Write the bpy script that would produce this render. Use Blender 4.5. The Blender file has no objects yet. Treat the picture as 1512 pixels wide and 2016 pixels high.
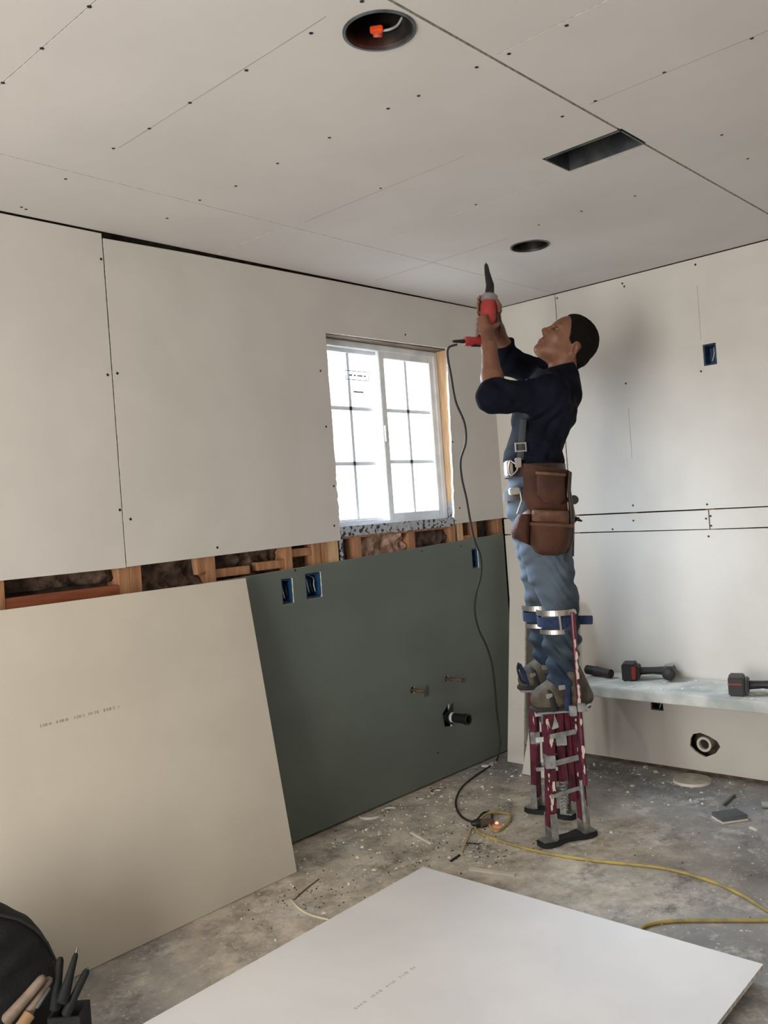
import bpy, bmesh, math, random
import numpy as np
from mathutils import Vector, Matrix, noise as mnoise

# ------------------------------------------------------------------ camera, sky, light, exposure
H = 2.46                                     # ceiling height
CAM = np.array([-4.0677, -2.8529, 1.3747])
YAW, PITCH, ROLL, FPX = 0.746742, -0.000676, -0.0712034, 1724.06
_f = np.array([math.cos(YAW)*math.cos(PITCH), math.sin(YAW)*math.cos(PITCH), math.sin(PITCH)])
_r = np.array([math.sin(YAW), -math.cos(YAW), 0.0]); _u = np.cross(_r, _f)
R2 = _r*math.cos(ROLL)+_u*math.sin(ROLL); U2 = -_r*math.sin(ROLL)+_u*math.cos(ROLL)
scene = bpy.context.scene
cd = bpy.data.cameras.new('camera'); cam = bpy.data.objects.new('camera', cd)
scene.collection.objects.link(cam); scene.camera = cam
cam.matrix_world = Matrix(((R2[0], U2[0], -_f[0], CAM[0]), (R2[1], U2[1], -_f[1], CAM[1]), (R2[2], U2[2], -_f[2], CAM[2]), (0, 0, 0, 1)))
cd.sensor_fit = 'VERTICAL'; cd.sensor_height = 36.0; cd.lens = FPX/2016*36.0; cd.clip_start = 0.05; cd.clip_end = 200
scene.view_settings.view_transform = 'Standard'; scene.view_settings.look = 'None'
scene.view_settings.gamma = 1.0; scene.view_settings.exposure = 0.22; scene.view_settings.use_curve_mapping = False
world = bpy.data.worlds.new('sky'); scene.world = world; world.use_nodes = True
bg = world.node_tree.nodes['Background']; bg.inputs[0].default_value = (0.86, 0.93, 1.0, 1); bg.inputs[1].default_value = 3.0
def area(name, loc, direction, sx, sy, power, color, portal=False):
    l = bpy.data.lights.new(name, 'AREA'); l.shape = 'RECTANGLE'; l.size = sx; l.size_y = sy; l.energy = power; l.color = color
    if portal: l.cycles.is_portal = True
    o = bpy.data.objects.new(name, l); scene.collection.objects.link(o); o.location = loc
    o.rotation_euler = Vector(direction).to_track_quat('-Z', 'Y').to_euler(); return o
area('open_sky_daylight', (-1.6, 5.2, 5.0), (0.16, -1, -0.68), 9.0, 5.5, 4800, (0.74, 0.87, 1.0))
area('doorway_daylight', (-6.18, -1.65, 1.08), (1, 0, 0), 1.6, 2.0, 130, (1.0, 0.975, 0.93))

def dep(p): return float((np.array(p)-CAM)@_f)
def ray(px, py): return _f+R2*(px-756)/FPX-U2*(py-1008)/FPX
def P(px, py, d): return CAM+ray(px, py)*d                       # a surveyed point at distance d in front of the camera
def Q(px, py, ax, v):                                            # a surveyed point on the plane axis = v
    r = ray(px, py); return CAM+r*((v-CAM[ax])/r[ax])

# ------------------------------------------------------------------ helpers
C = scene.collection
RND = random.Random(7)
def lin(c): 
    c = c/255.0; return c/12.92 if c <= 0.04045 else ((c+0.055)/1.055)**2.4
def rgb(r, g, b): return (lin(r), lin(g), lin(b), 1)
MATS = {}
def mat(name, col, rough=0.6, metal=0.0, col2=None, scale=8.0, detail=4.0, bump=0.0, bscale=60.0, spec=0.5, emit=None, lo=0.4, hi=0.6, stretch=None, alpha=None):
    if name in MATS: return MATS[name]
    m = bpy.data.materials.new(name); m.use_nodes = True; nt = m.node_tree; b = nt.nodes['Principled BSDF']
    b.inputs['Base Color'].default_value = rgb(*col); b.inputs['Roughness'].default_value = rough
    b.inputs['Metallic'].default_value = metal; b.inputs['Specular IOR Level'].default_value = spec
    tc = nt.nodes.new('ShaderNodeTexCoord'); mp = nt.nodes.new('ShaderNodeMapping'); nt.links.new(tc.outputs['Object'], mp.inputs[0])
    if stretch: mp.inputs['Scale'].default_value = stretch
    c2 = col2 or tuple(max(0, int(v*0.93)) for v in col)
    n = nt.nodes.new('ShaderNodeTexNoise'); n.inputs['Scale'].default_value = scale; n.inputs['Detail'].default_value = detail
    nt.links.new(mp.outputs[0], n.inputs['Vector'])
    rp = nt.nodes.new('ShaderNodeValToRGB'); rp.color_ramp.elements[0].position = lo; rp.color_ramp.elements[1].position = hi
    rp.color_ramp.elements[0].color = rgb(*col); rp.color_ramp.elements[1].color = rgb(*c2)
    nt.links.new(n.outputs['Fac'], rp.inputs[0]); nt.links.new(rp.outputs[0], b.inputs['Base Color'])
    if bump:
        n2 = nt.nodes.new('ShaderNodeTexNoise'); n2.inputs['Scale'].default_value = bscale; n2.inputs['Detail'].default_value = 5
        nt.links.new(mp.outputs[0], n2.inputs['Vector'])
        bp = nt.nodes.new('ShaderNodeBump'); bp.inputs['Strength'].default_value = bump; bp.inputs['Distance'].default_value = 0.01
        nt.links.new(n2.outputs['Fac'], bp.inputs['Height']); nt.links.new(bp.outputs[0], b.inputs['Normal'])
    if emit:
        b.inputs['Emission Color'].default_value = rgb(*emit[0]); b.inputs['Emission Strength'].default_value = emit[1]
    MATS[name] = m; return m

WL = {}                                                          # world location of every object made here
def _loc(o): return WL.get(o.name, np.zeros(3)) if o is not None else np.zeros(3)
def tag(o, label=None, cat=None, group=None, kind=None):
    if label: o['label'] = label
    if cat: o['category'] = cat
    if group: o['group'] = group
    if kind: o['kind'] = kind
    return o
def thing(name, label, cat, loc, group=None, kind=None):
    o = bpy.data.objects.new(name, None); C.objects.link(o); o.location = tuple(loc); o.empty_display_size = 0.05
    WL[o.name] = np.array(loc, float); return tag(o, label, cat, group, kind)
def link(name, me, loc, parent=None):
    o = bpy.data.objects.new(name, me); C.objects.link(o); WL[o.name] = np.array(loc, float)
    if parent is not None: o.parent = parent; o.location = tuple(np.array(loc)-_loc(parent))
    else: o.location = tuple(loc)
    return o
def obj(name, VF, m, parent=None, smooth=False, loc=None, bevel=0.0, seg=2, mats=None, fm=None):
    V, F = VF; V = np.asarray(V, float)
    if loc is None:
        loc = _loc(parent) if parent is not None else np.array([(V[:, 0].min()+V[:, 0].max())/2, (V[:, 1].min()+V[:, 1].max())/2, V[:, 2].min()])
    me = bpy.data.meshes.new(name)
    L = V-np.array(loc)
    me.from_pydata([tuple(v) for v in L], [], [tuple(int(i) for i in f) for f in F])
    for mm in (mats or [m]): me.materials.append(mm)
    bm = bmesh.new(); bm.from_mesh(me)
    if fm is not None:
        bm.faces.ensure_lookup_table()
        for i, f in enumerate(bm.faces): f.material_index = int(fm[i])
    if bevel:
        bmesh.ops.bevel(bm, geom=[e for e in bm.edges if len(e.link_faces) == 2 and e.calc_face_angle(0) > 0.5], offset=bevel, segments=seg, affect='EDGES', clamp_overlap=True)
    bmesh.ops.recalc_face_normals(bm, faces=bm.faces)
    bm.to_mesh(me); bm.free()
    if smooth or bevel:
        for p in me.polygons: p.use_smooth = True
        if not (smooth is True):
            me.polygons.foreach_set('use_smooth', [True]*len(me.polygons))
            try: me.set_sharp_from_angle(angle=math.radians(40))
            except Exception: pass
    return link(name, me, loc, parent)
def join(*parts):
    V = []; F = []; n = 0
    for v, f in parts:
        V.append(np.asarray(v, float)); F += [tuple(int(i)+n for i in q) for q in f]; n += len(v)
    return np.vstack(V), F
def box(x0, x1, y0, y1, z0, z1):
    V = [(x, y, z) for x in (x0, x1) for y in (y0, y1) for z in (z0, z1)]
    return np.array(V, float), [(0, 1, 3, 2), (4, 6, 7, 5), (0, 4, 5, 1), (2, 3, 7, 6), (0, 2, 6, 4), (1, 5, 7, 3)]
def obox(c, ax, ay, az):                                          # centre and three half-axis vectors
    c, ax, ay, az = (np.array(v, float) for v in (c, ax, ay, az))
    V = [c+i*ax+j*ay+k*az for i in (-1, 1) for j in (-1, 1) for k in (-1, 1)]
    return np.array(V), [(0, 1, 3, 2), (4, 6, 7, 5), (0, 4, 5, 1), (2, 3, 7, 6), (0, 2, 6, 4), (1, 5, 7, 3)]
def unit(v): v = np.array(v, float); return v/(np.linalg.norm(v)+1e-12)
def bar(a, b, w, d, side=(0, 0, 1)):                              # a rectangular bar from a to b
    a = np.array(a, float); b = np.array(b, float); t = unit(b-a); s = np.array(side, float); s = unit(s-t*(s@t)); n = np.cross(t, s)
    return obox((a+b)/2, (b-a)/2, s*w/2, n*d/2)
def spline(pts, n=8):
    p = np.array(pts, float)
    if len(p) < 3: return p
    q = np.vstack([2*p[0]-p[1], p, 2*p[-1]-p[-2]]); out = []
    for i in range(1, len(q)-2):
        for k in range(n):
            t = k/n; a, b, c, d = q[i-1], q[i], q[i+1], q[i+2]
            out.append(0.5*((2*b)+(-a+c)*t+(2*a-5*b+4*c-d)*t*t+(-a+3*b-3*c+d)*t**3))
    out.append(p[-1]); return np.array(out)
def tube(pts, r, seg=10, cap=True, flat=1.0, up=(0, 0, 1)):
    p = np.array(pts, float); n = len(p); r = np.broadcast_to(np.array(r, float), (n,))
    V = []; F = []; prev = None
    for i in range(n):
        t = unit(p[min(i+1, n-1)]-p[max(i-1, 0)])
        if prev is None:
            s = np.array(up, float)
            if abs(s@t) > 0.95: s = np.array((1.0, 0, 0))
        else: s = prev
        s = unit(s-t*(s@t)); prev = s; b = np.cross(t, s)
        for k in range(seg):
            a = 2*math.pi*k/seg; V.append(p[i]+r[i]*(math.cos(a)*s*flat+math.sin(a)*b))
    for i in range(n-1):
        for k in range(seg):
            k2 = (k+1) % seg; F.append((i*seg+k, i*seg+k2, (i+1)*seg+k2, (i+1)*seg+k))
    if cap: F.append(tuple(range(seg-1, -1, -1))); F.append(tuple((n-1)*seg+k for k in range(seg)))
    return np.array(V), F
def cyl(a, b, ra, rb=None, seg=20): return tube([a, b], [ra, ra if rb is None else rb], seg)
def ring(a, b, ro, ri, seg=32):                                   # an open sleeve from a to b
    a = np.array(a, float); b = np.array(b, float); t = unit(b-a); s = np.array((0, 0, 1.0)) if abs(t[2]) < 0.9 else np.array((1.0, 0, 0))
    s = unit(s-t*(s@t)); q = np.cross(t, s); V = []; F = []
    for c, r in ((a, ro), (b, ro), (b, ri), (a, ri)):
        for k in range(seg): g = 2*math.pi*k/seg; V.append(c+r*(math.cos(g)*s+math.sin(g)*q))
    for j in range(4):
        j2 = (j+1) % 4
        for k in range(seg): k2 = (k+1) % seg; F.append((j*seg+k, j*seg+k2, j2*seg+k2, j2*seg+k))
    return np.array(V), F
def slab(outer, holes, f0, f1):                                   # a plate with holes; f0/f1 map (a,b) to the two faces
    bm = bmesh.new(); edges = []
    for loop in [outer]+list(holes):
        vs = [bm.verts.new((p[0], p[1], 0)) for p in loop]
        edges += [bm.edges.new((vs[i], vs[(i+1) % len(vs)])) for i in range(len(vs))]
    bmesh.ops.triangle_fill(bm, edges=edges, use_beauty=True)
    bm.verts.ensure_lookup_table(); bm.verts.index_update()
    co = [(v.co.x, v.co.y) for v in bm.verts]; tri = [tuple(v.index for v in f.verts) for f in bm.faces]
    be = [(e.verts[0].index, e.verts[1].index) for e in bm.edges if len(e.link_faces) == 1]; bm.free(); n = len(co)
    V = [f0(*c) for c in co]+[f1(*c) for c in co]
    F = tri+[tuple(i+n for i in reversed(t)) for t in tri]; nf = len(F)
    F += [(a, b, b+n, a+n) for a, b in be]
    return (np.array(V, float), F), [0]*nf+[1]*len(be)
def circle(cx, cy, r, n=40): return [(cx+r*math.cos(2*math.pi*k/n), cy+r*math.sin(2*math.pi*k/n)) for k in range(n)]
def ragged(a, b, n, amp, rnd=RND):                                # a line from a to b with small tears
    out = []
    for i in range(n+1):
        t = i/n; x = a[0]+(b[0]-a[0])*t; y = a[1]+(b[1]-a[1])*t
        d = (b[0]-a[0], b[1]-a[1]); l = math.hypot(*d); k = 0 if i in (0, n) else rnd.uniform(-amp, amp)
        out.append((x-d[1]/l*k, y+d[0]/l*k))
    return out

# --- smooth solids: a distance field sampled on a grid, then wrapped in quads
class Field:
    def __init__(s, lo, hi, h):
        s.lo = np.array(lo, float); s.h = h; s.n = np.ceil((np.array(hi)-s.lo)/h).astype(int)+1
        s.F = np.full(tuple(s.n), 1.0, np.float32)
    def win(s, lo, hi):
        a = np.clip(np.floor((np.array(lo)-s.lo)/s.h).astype(int), 0, s.n); b = np.clip(np.ceil((np.array(hi)-s.lo)/s.h).astype(int)+1, 0, s.n)
        if np.any(b <= a): return None
        g = np.meshgrid(*[(s.lo[i]+s.h*np.arange(a[i], b[i])).astype(np.float32) for i in range(3)], indexing='ij')
        return tuple(slice(a[i], b[i]) for i in range(3)), g
    def blend(s, sl, d, k, sub=False):
        A = s.F[sl]
        if sub:
            d = -d; h = np.maximum(k-np.abs(A-d), 0)/max(k, 1e-6); s.F[sl] = np.maximum(A, d)+h*h*k*0.25
        else:
            h = np.maximum(k-np.abs(A-d), 0)/max(k, 1e-6); s.F[sl] = np.minimum(A, d)-h*h*k*0.25
    def cone(s, a, b, ra, rb, k=0.02, wide=1.0, axis=None, sub=False):   # tapered limb; 'wide' stretches it along the unit vector 'axis'
        a = np.array(a, float); b = np.array(b, float); m = max(ra, rb)*max(wide, 1.0)+k+0.012
        w = s.win(np.minimum(a, b)-m, np.maximum(a, b)+m)
        if w is None: return
        sl, (X, Y, Z) = w; X = X-a[0]; Y = Y-a[1]; Z = Z-a[2]; d = b-a
        if wide != 1.0:
            q = (X*axis[0]+Y*axis[1]+Z*axis[2]); q0 = q
            dq = d@axis; L2 = d@d+1e-9
            t0 = np.clip((X*d[0]+Y*d[1]+Z*d[2])/L2, 0, 1); off = q0-t0*dq; sh = off*(1-1/wide)
            X = X-sh*axis[0]; Y = Y-sh*axis[1]; Z = Z-sh*axis[2]
        t = np.clip((X*d[0]+Y*d[1]+Z*d[2])/(d@d+1e-9), 0, 1)
        D = np.sqrt((X-t*d[0])**2+(Y-t*d[1])**2+(Z-t*d[2])**2)-(ra+(rb-ra)*t)
        s.blend(sl, D, k, sub)
    def ell(s, c, r, M=None, k=0.02, sub=False):                  # ellipsoid; rows of M are its axes
        c = np.array(c, float); r = np.array(r, float); m = r.max()+k+0.012; w = s.win(c-m, c+m)
        if w is None: return
        sl, (X, Y, Z) = w; X = X-c[0]; Y = Y-c[1]; Z = Z-c[2]
        if M is None: M = np.eye(3)
        q = [X*M[i][0]+Y*M[i][1]+Z*M[i][2] for i in range(3)]
        k0 = np.sqrt(sum((q[i]/r[i])**2 for i in range(3))); k1 = np.sqrt(sum((q[i]/r[i]**2)**2 for i in range(3)))+1e-6
        s.blend(sl, k0*(k0-1)/k1, k, sub)
    def rbox(s, c, hx, rad=0.01, M=None, k=0.005, sub=False):
        c = np.array(c, float); hx = np.array(hx, float); m = np.linalg.norm(hx)+k+0.012; w = s.win(c-m, c+m)
        if w is None: return
        sl, (X, Y, Z) = w; X = X-c[0]; Y = Y-c[1]; Z = Z-c[2]
        if M is None: M = np.eye(3)
        q = [np.abs(X*M[i][0]+Y*M[i][1]+Z*M[i][2])-(hx[i]-rad) for i in range(3)]
        D = np.sqrt(sum(np.maximum(v, 0)**2 for v in q))+np.minimum(np.maximum(np.maximum(q[0], q[1]), q[2]), 0)-rad
        s.blend(sl, D, k, sub)
    def cut(s, p, n, lo=None, hi=None):                           # keep the side away from n; only inside the window lo..hi
        n = unit(n); w = s.win(s.lo if lo is None else lo, s.lo+s.h*s.n if hi is None else hi)
        if w is None: return
        sl, (X, Y, Z) = w; s.F[sl] = np.maximum(s.F[sl], (X-p[0])*n[0]+(Y-p[1])*n[1]+(Z-p[2])*n[2])
    def wrinkle(s, fn, amp):
        w = s.win(s.lo, s.lo+s.h*s.n); sl, (X, Y, Z) = w; s.F[sl] = s.F[sl]+amp*fn(X, Y, Z)
    def mesh(s):
        F = s.F; F[0] = F[-1] = 1; F[:, 0] = F[:, -1] = 1; F[:, :, 0] = F[:, :, -1] = 1
        ins = F < 0; n = np.array(F.shape)-1
        cnt = np.zeros(tuple(n), np.uint8)
        for i in (0, 1):
            for j in (0, 1):
                for k in (0, 1): cnt += ins[i:n[0]+i, j:n[1]+j, k:n[2]+k]
        ci = np.argwhere((cnt > 0) & (cnt < 8)); idx = np.full(tuple(n), -1, np.int64); idx[tuple(ci.T)] = np.arange(len(ci))
        S = np.zeros((len(ci), 3)); W = np.zeros(len(ci))
        cs = [(i, j, k) for i in (0, 1) for j in (0, 1) for k in (0, 1)]
        val = {c: F[ci[:, 0]+c[0], ci[:, 1]+c[1], ci[:, 2]+c[2]] for c in cs}
        for c in cs:
            for ax in range(3):
                if c[ax] == 0:
                    d = list(c); d[ax] = 1; d = tuple(d); a, b = val[c], val[d]; m = (a < 0) != (b < 0)
                    t = np.where(m, a/(a-b+1e-12), 0); p = np.tile(np.array(c, float), (len(ci), 1)); p[:, ax] += t
                    S += p*m[:, None]; W += m
        V = (ci+S/W[:, None])*s.h+s.lo; Fc = []
        for ax in range(3):
            sl0 = [slice(None)]*3; sl1 = [slice(None)]*3; sl0[ax] = slice(0, -1); sl1[ax] = slice(1, None)
            a = ins[tuple(sl0)]; b = ins[tuple(sl1)]; e = np.argwhere(a != b); o1, o2 = [i for i in range(3) if i != ax]
            e = e[(e[:, o1] > 0) & (e[:, o2] > 0) & (e[:, o1] < n[o1]) & (e[:, o2] < n[o2])]
            def cell(d1, d2):
                q = e.copy(); q[:, o1] -= d1; q[:, o2] -= d2; return idx[tuple(q.T)]
            q = np.stack([cell(1, 1), cell(0, 1), cell(0, 0), cell(1, 0)], 1)
            fl = a[tuple(e.T)] != (ax == 1); q[~fl] = q[~fl][:, ::-1]; Fc.append(q)
        Fc = np.vstack(Fc); return V, Fc
def sobj(name, fld, m, parent, mats=None, region=None, loc=None, tf=None):
    V, F = fld.mesh()
    if tf is not None: V = tf(V)
    if loc is None: loc = _loc(parent) if parent is not None else np.array([(V[:, 0].min()+V[:, 0].max())/2, (V[:, 1].min()+V[:, 1].max())/2, V[:, 2].min()])
    me = bpy.data.meshes.new(name); nv = len(V); nf = len(F)
    me.vertices.add(nv); me.vertices.foreach_set('co', (V-np.array(loc)).astype(np.float32).ravel())
    me.loops.add(nf*4); me.loops.foreach_set('vertex_index', F.astype(np.int32).ravel())
    me.polygons.add(nf); me.polygons.foreach_set('loop_start', (np.arange(nf)*4).astype(np.int32))
    for mm in (mats or [m]): me.materials.append(mm)
    if region is not None:
        cen = V[F].mean(axis=1); me.polygons.foreach_set('material_index', region(cen).astype(np.int32))
    me.polygons.foreach_set('use_smooth', [True]*nf)
    me.update(calc_edges=True); me.validate()
    return link(name, me, loc, parent)

# ------------------------------------------------------------------ materials of the room
M_paper = mat('drywall_paper', (208, 203, 196), 0.8, col2=(203, 198, 191), scale=3.0, spec=0.25)
M_ceilpaper = mat('ceiling_paper', (207, 202, 198), 0.8, col2=(202, 197, 193), scale=2.0, spec=0.25)
M_core = mat('gypsum_core', (225, 222, 214), 0.9, col2=(190, 184, 172), scale=60, bump=0.4)
M_green = mat('moisture_board', (104, 112, 104), 0.6, col2=(98, 106, 98), scale=2.5, spec=0.4)
M_white = mat('white_board', (236, 235, 236), 0.75, col2=(230, 230, 232), scale=3, spec=0.3)
M_wood = mat('fir_stud', (176, 130, 94), 0.75, col2=(142, 98, 66), scale=9, stretch=(6, 6, 0.8), lo=0.35, hi=0.7, bump=0.15)
M_wood2 = mat('red_fir', (150, 84, 52), 0.8, col2=(118, 62, 38), scale=9, stretch=(0.8, 6, 6), lo=0.35, hi=0.7)
M_wood3 = mat('pale_fir', (206, 172, 134), 0.75, col2=(184, 146, 106), scale=9, stretch=(6, 6, 0.8), lo=0.35, hi=0.7)
M_header = mat('shaded_header', (128, 108, 92), 0.8, col2=(92, 78, 68), scale=9, stretch=(0.8, 6, 6))  # wood grain, darkened to stand for the shadow under the window head
M_dark = mat('cavity_board', (104, 92, 76), 0.95, col2=(76, 66, 56), scale=20)
M_batt = mat('batt_brown', (112, 88, 72), 1.0, col2=(66, 52, 44), scale=24, detail=8, bump=1.0, bscale=40, lo=0.35, hi=0.62)
M_batt2 = mat('batt_pink', (196, 164, 146), 1.0, col2=(132, 98, 80), scale=26, detail=8, bump=1.0, bscale=40, lo=0.35, hi=0.62)
M_black = mat('black_screw', (22, 20, 19), 0.5)
M_steel = mat('galvanised', (120, 124, 124), 0.38, 0.85, col2=(88, 92, 94), scale=12)
M_darksteel = mat('dark_can', (104, 98, 92), 0.32, 0.85, col2=(70, 66, 62), scale=10)
M_vinyl = mat('white_vinyl', (236, 238, 240), 0.35)
M_pencil = mat('chalk_line', (168, 158, 148), 0.9)
M_concrete = None

def concrete():
    m = bpy.data.materials.new('dusty_concrete'); m.use_nodes = True; nt = m.node_tree; b = nt.nodes['Principled BSDF']; N = nt.nodes; Lk = nt.links.new
    b.inputs['Roughness'].default_value = 0.72; b.inputs['Specular IOR Level'].default_value = 0.35
    tc = N.new('ShaderNodeTexCoord')
    def noise(sc, det, ro=0.6, w=None):
        n = N.new('ShaderNodeTexNoise'); n.inputs['Scale'].default_value = sc; n.inputs['Detail'].default_value = det; n.inputs['Roughness'].default_value = ro
        Lk(tc.outputs['Object'], n.inputs['Vector']); return n
    def ramp(src, a, ca, c, cc):
        r = N.new('ShaderNodeValToRGB'); r.color_ramp.elements[0].position = a; r.color_ramp.elements[1].position = c
        r.color_ramp.elements[0].color = ca; r.color_ramp.elements[1].color = cc; Lk(src, r.inputs[0]); return r
    def mix(f, a, c):
        x = N.new('ShaderNodeMix'); x.data_type = 'RGBA'; Lk(f, x.inputs[0]); Lk(a, x.inputs[6]); Lk(c, x.inputs[7]); return x.outputs[2]
    base = ramp(noise(2.2, 8, 0.65).outputs['Fac'], 0.36, rgb(128, 127, 126), 0.64, rgb(180, 177, 173))
    dust = ramp(noise(7, 9, 0.7).outputs['Fac'], 0.36, rgb(150, 142, 129), 0.64, rgb(224, 213, 196))
    # the dust lies thickest in a patch beside the left wall
    mp = N.new('ShaderNodeMapping'); mp.vector_type = 'POINT'; Lk(tc.outputs['Object'], mp.inputs[0])
    sp = N.new('ShaderNodeVectorMath'); sp.operation = 'DISTANCE'; Lk(tc.outputs['Object'], sp.inputs[0]); sp.inputs[1].default_value = (-1.55, -0.5, 0.0)
    nn = noise(3.0, 8, 0.7)
    a = N.new('ShaderNodeMath'); a.operation = 'MULTIPLY_ADD'; Lk(nn.outputs['Fac'], a.inputs[0]); a.inputs[1].default_value = -1.6; Lk(sp.outputs['Value'], a.inputs[2])
    d1 = ramp(a.outputs[0], -0.35, (1, 1, 1, 1), 0.45, (0, 0, 0, 1))
    c1 = mix(d1.outputs[0], base.outputs[0], dust.outputs[0])
    d2 = ramp(noise(5.5, 10, 0.75).outputs['Fac'], 0.53, (0, 0, 0, 1), 0.63, (0.8, 0.8, 0.8, 1))
    pale = N.new('ShaderNodeRGB'); pale.outputs[0].default_value = rgb(214, 208, 200)
    c2 = mix(d2.outputs[0], c1, pale.outputs[0])
    d3 = ramp(noise(3.7, 10, 0.78).outputs['Fac'], 0.36, (0.7, 0.7, 0.7, 1), 0.46, (0, 0, 0, 1))
    dk = N.new('ShaderNodeRGB'); dk.outputs[0].default_value = rgb(84, 82, 76)
    c3 = mix(d3.outputs[0], c2, dk.outputs[0])
    d4 = ramp(noise(46, 4, 0.6).outputs['Fac'], 0.63, (0, 0, 0, 1), 0.67, (0.8, 0.8, 0.8, 1))
    c4 = mix(d4.outputs[0], c3, pale.outputs[0])
    Lk(c4, b.inputs['Base Color'])
    bp = N.new('ShaderNodeBump'); bp.inputs['Strength'].default_value = 0.5; bp.inputs['Distance'].default_value = 0.006
    Lk(noise(28, 8, 0.7).outputs['Fac'], bp.inputs['Height']); Lk(bp.outputs[0], b.inputs['Normal'])
    return m

def struct(name, VF, m, **k): return tag(obj(name, VF, m, **k), kind='structure')

# ------------------------------------------------------------------ floor and far shell
struct('floor', box(-6.4, 0.3, -4.8, 0.3, -0.12, 0.0), concrete(), loc=(0, 0, 0))
struct('exterior_ground', box(-25, 22, 0.4, 30, -0.5, -0.35), mat('outdoor_gravel', (150, 146, 138), 0.9, scale=3))
wb = thing('wall_back', None, None, (-6.2, -2, 0), kind='structure')
for q in (box(-6.3, -6.2, -4.8, -2.5, 0, 2.9), box(-6.3, -6.2, -0.8, 0.1, 0, 2.9), box(-6.3, -6.2, -2.5, -0.8, 2.12, 2.9)):
    obj('drywall_sheet', q, M_paper, wb)
struct('wall_front', box(-6.3, 0.3, -4.8, -4.7, 0, 2.9), M_paper)
dr = thing('lamp_backing', None, None, (-6.33, -1.65, 0), kind='structure'); obj('backing_panel', box(-6.36, -6.31, -2.54, -0.76, 0, 2.14), M_paper, dr)  # unseen panel added behind the doorway lamp to shut out the sky

# ------------------------------------------------------------------ left wall: framing, insulation, sheets
wl = thing('wall_left', None, None, (-2, 0, 0), kind='structure')
T = 0.0127
(vf, fm) = slab([(-6.3, 0), (0.12, 0), (0.12, 2.9), (-6.3, 2.9)], [[(-1.29, 1.30), (-0.38, 1.30), (-0.38, 2.21), (-1.29, 2.21)]], lambda a, b: (a, 0.102, b), lambda a, b: (a, 0.122, b))
obj('sheathing', vf, M_dark, wl)
for x0, x1 in [(-3.26, -3.22), (-2.86, -2.82), (-2.402, -2.362), (-2.36, -2.312), (-2.02, -1.978), (-1.612, -1.572), (-1.445, -1.405), (-1.40, -1.362), (-0.28, -0.24), (-0.04, 0.0)]:
    obj('stud', box(x0, x1, T+0.001, 0.101, 1.142 if x0 in (-1.612, -1.445, -0.28) else 0.04, 2.44), M_wood, wl)
for x0, x1 in [(-1.36, -1.292), (-0.405, -0.362)]:
    obj('window_trimmer', box(x0, x1, T+0.001, 0.101, 0.04, 2.44), M_wood3, wl, bevel=0.002)
for x0, x1 in [(-1.19, -1.145), (-0.80, -0.757), (-0.475, -0.432)]:
    obj('cripple_stud', box(x0, x1, T+0.001, 0.101, 0.04, 1.262), M_wood, wl)
obj('window_header', box(-1.292, -0.405, T+0.001, 0.101, 2.202, 2.33), M_header, wl)
obj('sill_plate', box(-1.292, -0.432, T+0.001, 0.101, 1.262, 1.298), M_wood, wl)
obj('bottom_plate', box(-6.2, 0, T+0.001, 0.101, 0.0, 0.04), M_dark, wl)
obj('blocking', box(-2.82, -2.402, 0.016, 0.054, 1.135, 1.178), M_wood2, wl, bevel=0.002)
obj('blocking', box(-1.978, -1.80, 0.02, 0.058, 1.158, 1.192), M_wood, wl, bevel=0.002)
obj('blocking', box(-1.76, -1.612, 0.02, 0.058, 1.165, 1.20), M_wood, wl, bevel=0.002)
obj('blocking', box(-1.572, -1.445, 0.03, 0.07, 1.205, 1.24), M_wood, wl, bevel=0.002)
obj('blocking', box(-0.362, -0.28, 0.02, 0.06, 1.19, 1.215), M_wood, wl, bevel=0.002)
obj('scab_block', obox((-2.045, 0.03, 1.235), (0.022, 0, 0.006), (0, 0.015, 0), (-0.006, 0, 0.05)), M_wood, wl)
def batt(x0, x1, z0, z1, m, y=0.06, amp=0.03, seed=0):
    nx = max(6, int((x1-x0)/0.012)); nz = max(6, int((z1-z0)/0.012)); V = []; F = []
    for i in range(nx+1):
        for j in range(nz+1):
            x = x0+(x1-x0)*i/nx; z = z0+(z1-z0)*j/nz
            V.append((x, y+amp*(mnoise.noise(Vector((x*14+seed, z*16, seed)))+0.6*mnoise.noise(Vector((x*40, z*42, seed+3)))), z))
    n = len(V)
    for i in range(nx):
        for j in range(nz): a = i*(nz+1)+j; F.append((a, a+nz+1, a+nz+2, a+1))
    V += [(v[0], 0.101, v[2]) for v in V]
    F += [tuple(k+n for k in reversed(f)) for f in F]
    for i in range(nx):
        a = i*(nz+1); b = a+nz+1; F += [(a, a+n, b+n, b), (a+nz, b+nz, b+nz+n, a+nz+n)]
    for j in range(nz):
        a = j; F += [(a, a+1, a+1+n, a+n)]; a = nx*(nz+1)+j; F += [(a, a+n, a+1+n, a+1)]
    return (V, F), m
for i, (x0, x1, z0, z1, m, y, am) in enumerate([(-2.82, -2.402, 1.19, 1.4, M_batt, 0.07, 0.03), (-2.82, -2.402, 1.0, 1.13, M_batt2, 0.06, 0.03), (-2.312, -2.02, 1.0, 1.4, M_batt, 0.06, 0.03),
        (-1.978, -1.612, 1.0, 1.4, M_batt, 0.07, 0.035), (-1.572, -1.445, 1.0, 1.35, M_batt, 0.08, 0.02), (-1.145, -0.80, 1.05, 1.262, M_batt2, 0.045, 0.035), (-0.757, -0.475, 1.05, 1.262, M_batt, 0.05, 0.03), (-1.292, -1.19, 1.05, 1.262, M_batt, 0.075, 0.02)]):
    vf, m = batt(x0+0.002, x1-0.002, z0, z1, m, y, am, i*7.3)
    tag(obj('insulation_batt', vf, m, wl, smooth=True))
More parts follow.
